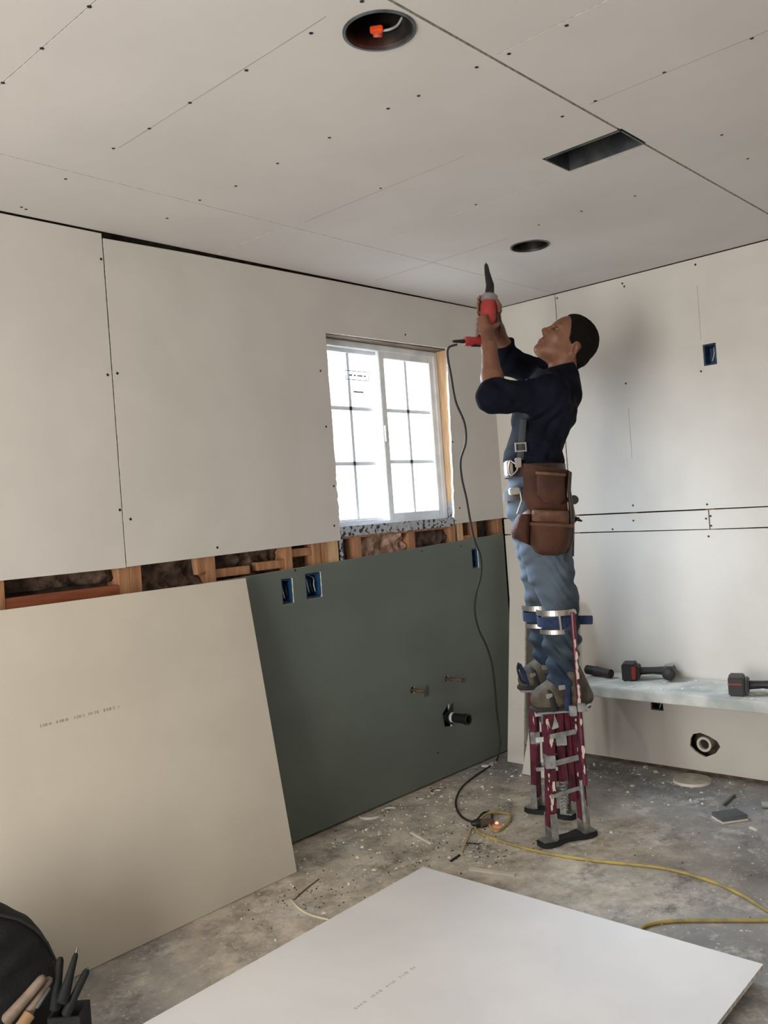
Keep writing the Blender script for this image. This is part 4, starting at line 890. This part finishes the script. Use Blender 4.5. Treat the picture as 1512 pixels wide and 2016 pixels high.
leg(B(1052, 1040, 3.80), B(1068, 1180, 3.83), B(1082, 1316, 3.85), 0.098, 0.069, 0.062)
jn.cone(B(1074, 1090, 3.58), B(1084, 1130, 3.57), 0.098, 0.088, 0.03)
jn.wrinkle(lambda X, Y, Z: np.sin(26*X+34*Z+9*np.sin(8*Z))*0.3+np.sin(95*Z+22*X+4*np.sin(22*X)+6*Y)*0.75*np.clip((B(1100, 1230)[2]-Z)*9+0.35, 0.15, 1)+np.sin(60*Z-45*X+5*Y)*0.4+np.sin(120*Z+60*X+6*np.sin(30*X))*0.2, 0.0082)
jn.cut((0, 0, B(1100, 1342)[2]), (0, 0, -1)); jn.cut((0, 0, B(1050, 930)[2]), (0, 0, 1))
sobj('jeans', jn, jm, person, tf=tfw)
# boots
M_boot = mat('worn_boot', (92, 84, 72), 0.8, col2=(62, 56, 48), scale=14, detail=6, bump=0.3, bscale=80); M_sole = mat('boot_sole', (38, 36, 33), 0.8); M_lace = mat('boot_lace', (120, 108, 88), 0.8)
def boot(toe, heel, ank, d):
    t_, h_, a_ = B(*toe, d), B(*heel, d), B(*ank, d); z0 = min(t_[2], h_[2])
    t_[2] = h_[2] = z0; f = Field(np.minimum(np.minimum(t_, h_), a_)-0.09, np.maximum(np.maximum(t_, h_), a_)+0.09, 0.0042)
    u_ = unit(t_-h_); up = np.array((0, 0, 1.0))
    f.cone(h_+up*0.045, a_, 0.046, 0.050, 0.02); f.cone(h_+up*0.045+u_*0.03, h_+u_*0.13+up*0.048, 0.046, 0.044, 0.03, 1.0, YA)
    f.cone(h_+u_*0.12+up*0.044, t_-u_*0.045+up*0.036, 0.046, 0.038, 0.03, 1.18, YA); f.cone(a_-up*0.03, h_+u_*0.15+up*0.06, 0.05, 0.04, 0.03)
    f.wrinkle(lambda X, Y, Z: np.sin(70*X+60*Z)*np.sin(40*Z-10*X), 0.0016); f.cut((0, 0, z0+0.016), (0, 0, -1)); f.cut(a_+up*0.02, (0, 0, 1))
    bt = sobj('boot', f, M_boot, person, tf=tfw)
    g = Field(np.minimum(t_, h_)-0.07, np.maximum(t_, h_)+0.07, 0.0045)
    g.cone(h_+u_*0.01, h_+u_*0.10, 0.044, 0.040, 0.02); g.cone(h_+u_*0.10, t_-u_*0.045, 0.042, 0.046, 0.03); g.cut((0, 0, z0+0.0175), (0, 0, 1)); g.cut((0, 0, z0), (0, 0, -1))
    sobj('sole', g, M_sole, bt, tf=tfw)
    for i in range(4):
        c = h_+u_*(0.095+0.026*i)+up*(0.112-0.012*i); rr = 0.036
        arc_ = [c+YA*rr*math.sin(a)+up*0.02*(math.cos(a)-0.4)-u_*0.0+up*0.0 for a in np.linspace(-1.2, 1.2, 9)]
        obj('lace', (tfw(np.array(tube(arc_, 0.0028, 6)[0])), tube(arc_, 0.0028, 6)[1]), M_lace, bt, smooth=True)
    return bt
boot((1042, 1392), (1147, 1392), (1118, 1320), 3.56)
boot((1018, 1350), (1112, 1350), (1086, 1288), 3.85)

# ------------------------------------------------------------------ tool belt with leather pouches, braces and buckle
M_leather = mat('brown_leather', (86, 54, 42), 0.75, spec=0.25, col2=(62, 39, 31), scale=9, detail=7, bump=0.25, bscale=70, lo=0.35, hi=0.65); M_edge = mat('leather_edge', (116, 78, 56), 0.7, col2=(90, 60, 44), scale=20); M_dleather = mat('dark_leather', (52, 38, 32), 0.6)
M_chrome = mat('bright_steel', (186, 180, 176), 0.35, 0.85); M_web = mat('grey_web', (62, 70, 72), 0.8)
belt = thing('tool_belt', 'brown leather tool belt with stacked pouches and a steel buckle, worn by the worker', 'tool belt', A(1052, 1000))
def loop(zc, rx, ry, h, th_, cx, m, name, a0=0.0, a1=2*math.pi, n=48, tilt=0.0):
    V = []; F = []; closed = abs(a1-a0-2*math.pi) < 1e-3; n_ = n if closed else n+1
    for i in range(n_):
        a = a0+(a1-a0)*i/n; dx, dy = math.cos(a), math.sin(a)
        for rr, hh in ((0, -h/2), (0, h/2), (th_, h/2), (th_, -h/2)):
            V.append(np.array((cx[0]+(rx+rr)*dx, cx[1]+(ry+rr)*dy, zc+hh+tilt*dx)))
    for i in range(n if closed else n_-1):
        j = (i+1) % n_
        for k in range(4): k2 = (k+1) % 4; F.append((i*4+k, j*4+k, j*4+k2, i*4+k2))
    if not closed: F += [(0, 1, 2, 3), ((n_-1)*4+3, (n_-1)*4+2, (n_-1)*4+1, (n_-1)*4)]
    return obj(name, (tfw(np.array(V)), F), m, belt)
wc = B(1052, 928); loop(wc[2], 0.122, 0.160, 0.052, 0.006, wc, M_dleather, 'belt_strap', tilt=-0.006)
wc2 = B(1050, 975); loop(wc2[2], 0.124, 0.158, 0.035, 0.004, wc2, M_dleather, 'trouser_belt')
def boxl(c, hx, hy, hz, rx=0.0):                                  # box in body axes, c given as px,py,depth
    cc = B(*c) if len(c) == 3 else np.array(c); ca, sa = math.cos(rx), math.sin(rx)
    V, F = box(-hx, hx, -hy, hy, -hz, hz); V = np.array([(v[0]*ca+v[2]*sa, v[1], -v[0]*sa+v[2]*ca) for v in V])+cc; return tfw(V), F
bk = obj('buckle_plate', boxl((1001, 922, 3.60), 0.012, 0.045, 0.030), M_chrome, belt, bevel=0.004)
pts = [B(1004, 906, 3.545), B(1016, 915, 3.54), B(1018, 925, 3.54), B(1006, 936, 3.545), B(1001, 922, 3.55), B(1004, 906, 3.545)]
tb_ = tube(spline(pts, 6), 0.0035, 8); obj('buckle_ring', (tfw(tb_[0]), tb_[1]), M_chrome, belt, smooth=True)
obj('steel_clip', boxl((1020, 911, 3.535), 0.013, 0.006, 0.020), M_chrome, belt, bevel=0.003)
obj('trouser_buckle', boxl((1012, 967, 3.56), 0.020, 0.03, 0.014), M_chrome, belt, bevel=0.004)
def pouch(name, poly, d0, d1, m, bulge=0.012, rim=None):
    """a sewn pocket: outline in survey pixels, flat back at d1, bellied front at d0"""
    n = 9; L = np.array(poly[0]); Rr = np.array(poly[1]); V = []; rows = len(L)
    rows_i = np.linspace(0, rows-1, (rows-1)*4+1); m_ = len(rows_i)
    for t_ in rows_i:
        i = min(int(t_), rows-2); f_ = t_-i; l = L[i]*(1-f_)+L[i+1]*f_; r_ = Rr[i]*(1-f_)+Rr[i+1]*f_; v = t_/(rows-1)
        for k in range(n):
            s = k/(n-1); q = l*(1-s)+r_*s; bl = (1-(2*s-1)**4)*(0.45+0.55*math.sin(math.pi*min(1, v*0.85+0.15)))
            V.append(B(q[0], q[1], d1-(d1-d0)*bl))
    nf = len(V); V += [B(L[min(int(t_), rows-1)][0]*0+((L[min(int(t_), rows-2)]*(1-(t_-min(int(t_), rows-2)))+L[min(int(t_), rows-2)+1]*(t_-min(int(t_), rows-2)))*(1-k/(n-1))+(Rr[min(int(t_), rows-2)]*(1-(t_-min(int(t_), rows-2)))+Rr[min(int(t_), rows-2)+1]*(t_-min(int(t_), rows-2)))*(k/(n-1)))[0],
              ((L[min(int(t_), rows-2)]*(1-(t_-min(int(t_), rows-2)))+L[min(int(t_), rows-2)+1]*(t_-min(int(t_), rows-2)))*(1-k/(n-1))+(Rr[min(int(t_), rows-2)]*(1-(t_-min(int(t_), rows-2)))+Rr[min(int(t_), rows-2)+1]*(t_-min(int(t_), rows-2)))*(k/(n-1)))[1], d1+0.012) for t_ in rows_i for k in range(n)]
    F = []
    for i in range(m_-1):
        for k in range(n-1): a = i*n+k; F += [(a, a+1, a+n+1, a+n), (a+nf, a+n+nf, a+n+1+nf, a+1+nf)]
    for k in range(n-1): F += [(k, k+nf, k+1+nf, k+1), ((m_-1)*n+k, (m_-1)*n+k+1, (m_-1)*n+k+1+nf, (m_-1)*n+k+nf)]
    for i in range(m_-1): F += [(i*n, (i+1)*n, (i+1)*n+nf, i*n+nf), (i*n+n-1, i*n+n-1+nf, (i+1)*n+n-1+nf, (i+1)*n+n-1)]
    o = obj(name, (tfw(np.array(V)), F), m, belt, smooth='auto')
    if rim:
        rt = [np.array(V[k]) for k in range(n)]; rt = [q-YA*0.002-np.array((0, 0, rim*0.5)) for q in rt]
        Vr, Fr = tube(rt, rim*0.55, 8, flat=1.0); obj('rim', (tfw(Vr), Fr), M_edge, o, smooth='auto')
    return o
pouch('backing_flap', ([(1030, 912), (1030, 950), (1034, 990), (1048, 1015)], [(1118, 925), (1116, 960), (1118, 1000), (1122, 1030)]), 3.475, 3.50, M_leather)
pouch('small_pouch', ([(1056, 928), (1054, 950), (1056, 975), (1066, 988)], [(1112, 932), (1112, 955), (1113, 982), (1106, 993)]), 3.435, 3.468, M_leather, rim=0.012)
pouch('pouch', ([(1048, 1003), (1047, 1010), (1047, 1025)], [(1120, 1006), (1121, 1015), (1120, 1040)]), 3.428, 3.465, M_edge)
pouch('nail_pouch', ([(1045, 1028), (1044, 1050), (1044, 1072), (1052, 1086), (1066, 1093)], [(1127, 1032), (1126, 1055), (1122, 1076), (1112, 1089), (1098, 1094)]), 3.395, 3.46, M_leather, rim=0.014)
pouch('side_pouch', ([(1020, 1012), (1010, 1030), (1006, 1045), (1008, 1058)], [(1046, 1012), (1047, 1040), (1046, 1062), (1044, 1074)]), 3.43, 3.49, M_leather)
pouch('rear_strap', ([(1118, 925), (1116, 960), (1120, 1010), (1122, 1060), (1112, 1105)], [(1126, 930), (1124, 965), (1132, 1010), (1130, 1060), (1116, 1108)]), 3.47, 3.49, M_dleather)
tl = tube([B(1024, 968, 3.50), B(1027, 985, 3.50), B(1018, 1012, 3.49)], [0.005, 0.006, 0.007], 8, flat=0.5); obj('hammer_loop', (tfw(tl[0]), tl[1]), mat('pale_hide', (196, 184, 164), 0.6), belt, smooth='auto')
# braces running up the chest to the shoulder
def strap(px, w, m, name, th_=0.003):
    pts = spline([B(*q) for q in px], 6); V, F = tube(pts, w, 8, flat=0.25, up=(0, 1, 0)); return obj(name, (tfw(V), F), m, belt, smooth='auto')
strap([(1024, 905, 3.545), (1026, 880, 3.545), (1028, 850, 3.54), (1030, 826, 3.54)], 0.014, M_web, 'braces')
fr_ = join(boxl((1026, 872.5, 3.530), 0.020, 0.002, 0.0025), boxl((1024, 888, 3.530), 0.020, 0.002, 0.0025), boxl((1015, 880, 3.530), 0.0025, 0.002, 0.017), boxl((1035, 881, 3.530), 0.0025, 0.002, 0.017)); obj('slider_buckle', fr_, M_chrome, belt)
# claw hammer hanging at his back
hm = thing('claw_hammer', 'steel headed hammer hanging at the back of the worker\'s tool belt', 'hammer', A(1124, 1020, 3.60))
V, F = tube([B(1120, 978, 3.62), B(1132, 984, 3.55)], [0.013, 0.013], 16); 
obj('hammer_head', (tfw(tube([B(1116, 984, 3.66), B(1128, 984, 3.60), B(1129, 984, 3.585), B(1130, 984, 3.56)], [0.010, 0.011, 0.019, 0.019], 18)[0]), tube([B(1116, 984, 3.66), B(1128, 984, 3.60), B(1129, 984, 3.585), B(1130, 984, 3.56)], [0.010, 0.011, 0.019, 0.019], 18)[1]), mat('hammer_steel', (84, 88, 90), 0.45, 0.5), hm, smooth='auto')
V, F = tube([B(1122, 984, 3.62), B(1126, 1040, 3.62), B(1124, 1095, 3.62)], [0.008, 0.011, 0.013], 12); obj('hammer_handle', (tfw(V), F), M_tool, hm, smooth='auto')
kb = thing('pliers', 'dark plier jaws poking out behind the worker\'s tool belt', 'pliers', A(1138, 1022, 3.58))
V, F = tube([B(1122, 1028, 3.585), B(1134, 1021, 3.58), B(1146, 1026, 3.58)], [0.008, 0.010, 0.003], 8); obj('jaw', (tfw(V), F), M_tool, kb, smooth='auto')
V, F = tube([B(1122, 1030, 3.575), B(1130, 1026, 3.57), B(1140, 1019, 3.57)], [0.007, 0.008, 0.003], 8); obj('jaw', (tfw(V), F), M_tool, kb, smooth='auto')

# ------------------------------------------------------------------ screw gun and its cord
M_gred = mat('gun_red', (172, 58, 56), 0.4, col2=(150, 48, 48), scale=6); M_gear = mat('gear_housing', (150, 142, 138), 0.45, 0.4); M_gblk = mat('gun_black', (24, 24, 24), 0.5)
gun = thing('screw_gun', 'red and black corded screw gun held up against the ceiling', 'screw gun', tfw(G0[None])[0])
def go(name, pts, r, m, seg=18, **k): V, F = tube(pts, r, seg, **k); return obj(name, (tfw(V), F), m, gun, smooth='auto')
go('motor_body', [G0-gd*0.012, G0-gd*0.004, G0+gd*0.05, G0+gd*0.12, G0+gd*0.165, G0+gd*0.172], [0.018, 0.029, 0.031, 0.034, 0.037, 0.033], M_gred, 22)
go('gear_case', [G0+gd*0.172, G0+gd*0.176, G0+gd*0.200, G0+gd*0.212], [0.030, 0.038, 0.036, 0.022], M_gear, 22)
go('nose_cone', [G0+gd*0.205, G0+gd*0.21, G0+gd*0.25, GT-unit(GT-G1)*0.045, GT-unit(GT-G1)*0.012, GT], [0.016, 0.020, 0.0175, 0.012, 0.0095, 0.007], M_gblk, 16)
go('drive_bit', [GT, GT+unit(GT-G1)*0.012], [0.0032, 0.002], M_steel, 8)
HB = B(914, 672, 3.66); hdv = unit(HB-G0)
go('grip', [G0+hdv*0.0, G0+hdv*0.02, G0+hdv*0.06, HB-hdv*0.012, HB], [0.020, 0.022, 0.019, 0.021, 0.017], M_gred, 16)
go('grip_insert', [G0+hdv*0.025-ZU*0.012, G0+hdv*0.075-ZU*0.011], [0.012, 0.012], M_gblk, 10)
go('trigger', [G0+gd*0.04+hdv*0.026, G0+gd*0.012+hdv*0.036], [0.008, 0.007], M_gblk, 10)
go('belt_hook', spline([G0+gd*0.15+gx*0.036, G0+gd*0.12+gx*0.048, G0+gd*0.06+gx*0.052, G0+gd*0.045+gx*0.044], 5), 0.0035, M_gblk, 8)
go('strain_relief', [HB, HB+hdv*0.03, HB+hdv*0.055], [0.009, 0.007, 0.005], M_gblk, 10)
cpts = []; ctrl = [(900, 678), (884, 684), (881, 700), (888, 740), (897, 790), (914, 832), (917, 870), (907, 905), (909, 940), (918, 980), (925, 1020), (934, 1062), (946, 1095), (947, 1130), (937, 1170), (935, 1205), (943, 1240), (957, 1270), (968, 1305), (974, 1350), (978, 1400), (983, 1440), (985, 1468)]
for i, (px, py) in enumerate(ctrl): cpts.append(A(px, py, 3.655+(4.10-3.655)*max(0, (i-1)/(len(ctrl)-2))**1.6))
for px, py in [(978, 1496), (962, 1510), (938, 1526), (912, 1547), (899, 1570), (899, 1592), (912, 1610), (934, 1617), (952, 1600), (968, 1602), (966, 1618), (950, 1628), (938, 1618)]:
    cpts.append(np.array(Q(px, py, 2, 0.005)))
cpts = np.array(cpts); cpts[:, 1] = np.minimum(cpts[:, 1], -0.02)
gc = obj('power_cord', tube(spline(cpts, 7), 0.0048, 10), mat('cord_black', (34, 34, 32), 0.6), gun, smooth=True)
q = np.array(Q(944, 1620, 2, 0.018)); q2 = np.array(Q(962, 1618, 2, 0.016)); obj('plug', tube([q-(q2-q)*0.9, q-(q2-q)*0.5, q+(q2-q)*0.1], [0.006, 0.017, 0.018], 12), M_gblk, gc, smooth='auto')

# ------------------------------------------------------------------ drywall stilts
M_maroon = mat('maroon_tube', (104, 46, 62), 0.33, 0.3, col2=(78, 36, 50), scale=24, lo=0.45, hi=0.6)
M_splat = mat('compound_splash', (206, 186, 176), 0.8); M_strap = mat('blue_strap', (28, 48, 84), 0.85, col2=(20, 36, 64), scale=30); M_rubber = mat('black_rubber', (26, 26, 27), 0.8)
def stilt(label, toe, heel, fr, rr, dleg, calf, knee_d, shoe, splats, seed):
    """toe/heel: floor pixels; fr, rr: top pixels of front and rear struts; shoe: (left,right,y) of the shoe plate"""
    T_ = b(Q(*toe, 2, 0.0)); H_ = b(Q(*heel, 2, 0.0)); mid = (T_+H_)/2; u_ = unit(T_-H_); s_ = np.array((-u_[1], u_[0], 0)); L = np.linalg.norm(T_-H_)
    st = thing('drywall_stilt', label, 'stilt', tfw(mid[None])[0])
    def so(name, VF, m, parent=None, **k): return obj(name, (tfw(np.asarray(VF[0])), VF[1]), m, parent or st, **k)
    # waisted rubber foot
    prof = [(-0.5, 0.30), (-0.46, 0.75), (-0.36, 1.0), (-0.22, 0.95), (-0.05, 0.62), (0.1, 0.62), (0.24, 0.95), (0.38, 1.0), (0.47, 0.72), (0.5, 0.35)]
    W_ = 0.043; lp = [(t_, w*W_) for t_, w in prof]+[(t_, -w*W_) for t_, w in reversed(prof)]
    pt = lambda t_, w, z: mid+u_*L*t_+s_*w+np.array((0, 0, z))
    so('rubber_foot', slab(lp, [], lambda a, c: pt(a, c, 0.020), lambda a, c: pt(a, c, 0.0))[0], M_rubber, bevel=0.003)
    for sg in (1, -1):
        so('foot_plate', slab([(sg*0.46, -0.026), (sg*0.46, 0.026), (sg*0.25, 0.032), (sg*0.25, -0.032)], [], lambda a, c: pt(a, c, 0.0245), lambda a, c: pt(a, c, 0.0205))[0], M_alu, bevel=0.001)
    FT, RT = B(*fr, dleg), B(*rr, dleg)
    FB = pt(0.27, 0, 0.10); RB = pt(-0.30, 0, 0.10)
    for nm, q in (('ankle_bracket', 0.27), ('ankle_bracket', -0.30)):
        for w in (-0.024, 0.024):
            so(nm, bar(pt(q, w, 0.022), pt(q, w*0.9, 0.125), 0.030, 0.004, u_), M_alu)
        so('hinge_bolt', tube([pt(q, -0.032, 0.055), pt(q, 0.032, 0.055)], 0.006, 10), M_chrome)
    zz = lambda a, c, t_: a+(c-a)*t_
    # lower inner legs, upper outer legs
    so('front_leg', bar(FB-np.array((0, 0, 0.03)), FT, 0.036, 0.036, u_), M_maroon, bevel=0.004)
    so('rear_leg', bar(RB-np.array((0, 0, 0.03)), RT, 0.034, 0.036, u_), M_maroon, bevel=0.004)
    so('extension_leg', bar(zz(FB, RB, 0.45)+np.array((0, 0, 0.14)), zz(FT, RT, 0.42), 0.024, 0.030, u_), M_maroon, bevel=0.003)
    so('extension_leg', bar(zz(FB, RB, 0.74)+np.array((0, 0, 0.05)), zz(FT, RT, 0.70), 0.020, 0.028, u_), M_maroon, bevel=0.003)
    so('steel_tube', tube([RB-np.array((0.0, 0.03, 0.03)), zz(RB, RT, 0.34)-np.array((0, 0.03, 0))], 0.009, 12), M_alu)
    for t_, hgt in ((0.22, 0.016), (0.52, 0.022), (0.78, 0.02)):
        a_, c_ = zz(FB, FT, t_), zz(RB, RT, t_+0.04); so('cross_bracket', bar(a_+YA*0.022, c_+YA*0.022, hgt*2, 0.004), M_alu); so('cross_bracket', bar(a_-YA*0.022, c_-YA*0.022, hgt, 0.004), M_alu)
    c_ = zz(FB, RB, 0.45); sp = []
    for i in range(0, 73): t_ = i/72; sp.append(c_+np.array((0.013*math.cos(t_*2*math.pi*9), 0.013*math.sin(t_*2*math.pi*9), 0.02+0.12*t_)))
    so('spring', tube(sp, 0.0022, 5), M_alu, smooth=True)
    for q in (FT+(FB-FT)*0.46, zz(FT, RT, 0.42)+(c_-zz(FT, RT, 0.42))*0.25): so('clamp', boxl_(q, 0.021, 0.024, 0.026), M_alu, bevel=0.002)
    # shoe plate and bindings
    x0, x1, yy = shoe; pl, pr = B(x0, yy, dleg), B(x1, yy, dleg); pm = (pl+pr)/2; hl = np.linalg.norm(pr-pl)/2
    so('shoe_plate', boxl_(pm-np.array((0, 0, 0.008)), hl, 0.048, 0.004), M_alu, bevel=0.002)
    so('toe_post', bar(pm-np.array((hl*0.45, -0.02, 0.012)), pm-np.array((hl*0.25, 0, 0.085)), 0.034, 0.05, (1, 0, 0)), M_alu, bevel=0.002)
    for off, m_ in ((-0.42, M_rubber), (0.10, M_strap)):
        bx = pm[0]+hl*off; pts = []
        hh = 0.100 if off < 0 else 0.150
        for a in np.linspace(-0.15, math.pi+0.15, 15): pts.append(np.array((bx+0.02*math.sin(a)*(1 if off > 0 else -0.6)+0.01, pm[1]-0.066*math.cos(a), pm[2]+hh*math.sin(a)**0.7 if math.sin(a) > 0 else pm[2])))
        so('binding_strap', tube(pts, 0.011, 8, flat=0.3, up=(0, 1, 0)), m_, smooth='auto')
        so('strap_buckle', boxl_(np.array((bx-0.004, pm[1]-0.058, pm[2]+hh*0.62)), 0.013, 0.003, 0.010), M_chrome, bevel=0.002)
    # calf tube, clamp and knee band
    kx, ky = calf[0]; ct = B(kx, ky, knee_d); cb = B(calf[1][0], calf[1][1], knee_d+0.02)
    so('calf_tube', tube([ct, cb], 0.0098, 14), M_maroon)
    wn = B(calf[2][0], calf[2][1], knee_d); so('tube_clamp', boxl_(wn, 0.016, 0.014, 0.016), M_alu, bevel=0.002)
    so('wing_nut', tube([wn+np.array((0.016, -0.01, 0.0)), wn+np.array((0.034, -0.012, 0.012))], [0.008, 0.006], 8), M_alu); so('wing_nut', tube([wn+np.array((0.012, -0.014, 0.004)), wn+np.array((0.026, -0.02, -0.012))], [0.006, 0.005], 8), M_alu)
    so('wing_nut', boxl_(wn+np.array((-0.034, 0, -0.012)), 0.014, 0.012, 0.02), M_alu, bevel=0.002)
    kc = calf[3]; kcB = B(*kc)
    def arcband(z, r, h, a0, a1, m_, name, th_=0.004, cy=0):
        V = []; F = []; n = 28
        for i in range(n+1):
            a = a0+(a1-a0)*i/n
            for rr_, hh in ((0, -h/2), (0, h/2), (th_, h/2), (th_, -h/2)): V.append(kcB+np.array(((r+rr_)*math.cos(a), (r+rr_)*math.sin(a)+cy, z+hh)))
        for i in range(n):
            for k in range(4): k2 = (k+1) % 4; F.append((i*4+k, (i+1)*4+k, (i+1)*4+k2, i*4+k2))
        F += [(0, 1, 2, 3), (n*4+3, n*4+2, n*4+1, n*4)]
        return so(name, (V, F), m_)
    R0 = 0.079
    arcband(0.040, R0, 0.022, -3.2, 0.25, M_chrome, 'calf_band'); arcband(-0.036, R0-0.004, 0.018, -2.9, 0.25, M_chrome, 'calf_band')
    arcband(0.002, R0-0.002, 0.040, -math.pi*1.35, math.pi*0.62, M_strap, 'calf_strap')
    for a in (-1.65,):
        q = kcB+np.array(((R0+0.005)*math.cos(a), (R0+0.005)*math.sin(a), 0)); so('band_link', bar(q+np.array((0, 0, 0.040)), q+np.array((0.004, 0, -0.036)), 0.008, 0.004, (1, 0, 0)), M_chrome)
    q = kcB+np.array((R0*0.97, -0.02, 0.0)); so('strap_tail', bar(q, q+np.array((0.062, -0.005, -0.004)), 0.036, 0.008), M_strap, bevel=0.003)
    r = random.Random(seed)
    for i in range(splats):
        w, t_ = r.choice([(0, r.random()), (1, r.random()), (2, r.random())]); a_, c_ = ((FB, FT), (RB, RT), (cb, ct))[w]; q = zz(a_, c_, t_)-YA*(0.0185 if w < 2 else 0.0095)+np.array((r.uniform(-0.012, 0.012) if w < 2 else 0, 0, 0))
        h_ = r.uniform(0.006, 0.028); lp = [(0.5*math.cos(k)*r.uniform(.4, 1.3), math.sin(k)*r.uniform(.5, 1.1)) for k in np.linspace(0, 5.5, 8)]
        so('compound_splash', slab(lp, [], lambda a, c: q+np.array((a*h_*0.6, -0.0016, c*h_)), lambda a, c: q+np.array((a*h_*0.6, 0.001, c*h_)))[0], M_splat)
    return st
def boxl_(cc, hx, hy, hz):
    V, F = box(-hx, hx, -hy, hy, -hz, hz); return V+np.array(cc), F
stilt('maroon metal drywall stilt strapped to the worker\'s near leg, its toe closest to the camera', (1062, 1668), (1172, 1640), (1080, 1402), (1128, 1402), 3.56,
      [(1127, 1206), (1152, 1545), (1144, 1392), (1097, 1222, 3.56)], 3.462, (1052, 1150, 1393), 42, 3)
stilt('maroon metal drywall stilt on the worker\'s far leg, standing behind and left of the other', (1036, 1594), (1136, 1612), (1050, 1362), (1098, 1362), 3.85,
      [(1096, 1206), (1112, 1500), (1106, 1362), (1066, 1212, 3.83)], 3.92, (1022, 1114, 1351), 16, 8)
# loose blue toe strap flicking up in front of the far boot
V, F = tube(spline([B(1052, 1352, 3.82), B(1038, 1344, 3.80), B(1030, 1325, 3.80), B(1022, 1308, 3.80)], 5), 0.010, 8, flat=0.3, up=(0, 1, 0))
far = [o for o in scene.objects if o.name.startswith('drywall_stilt')][-1]
obj('strap_tail', (tfw(V), F), M_strap, far, smooth='auto')
V, F = tube(spline([B(1034, 1346, 3.79), B(1026, 1340, 3.79), B(1019, 1318, 3.79), B(1021, 1305, 3.80)], 5), 0.005, 8, up=(0, 1, 0)); obj('strap_tail', (tfw(V), F), M_rubber, far, smooth='auto')
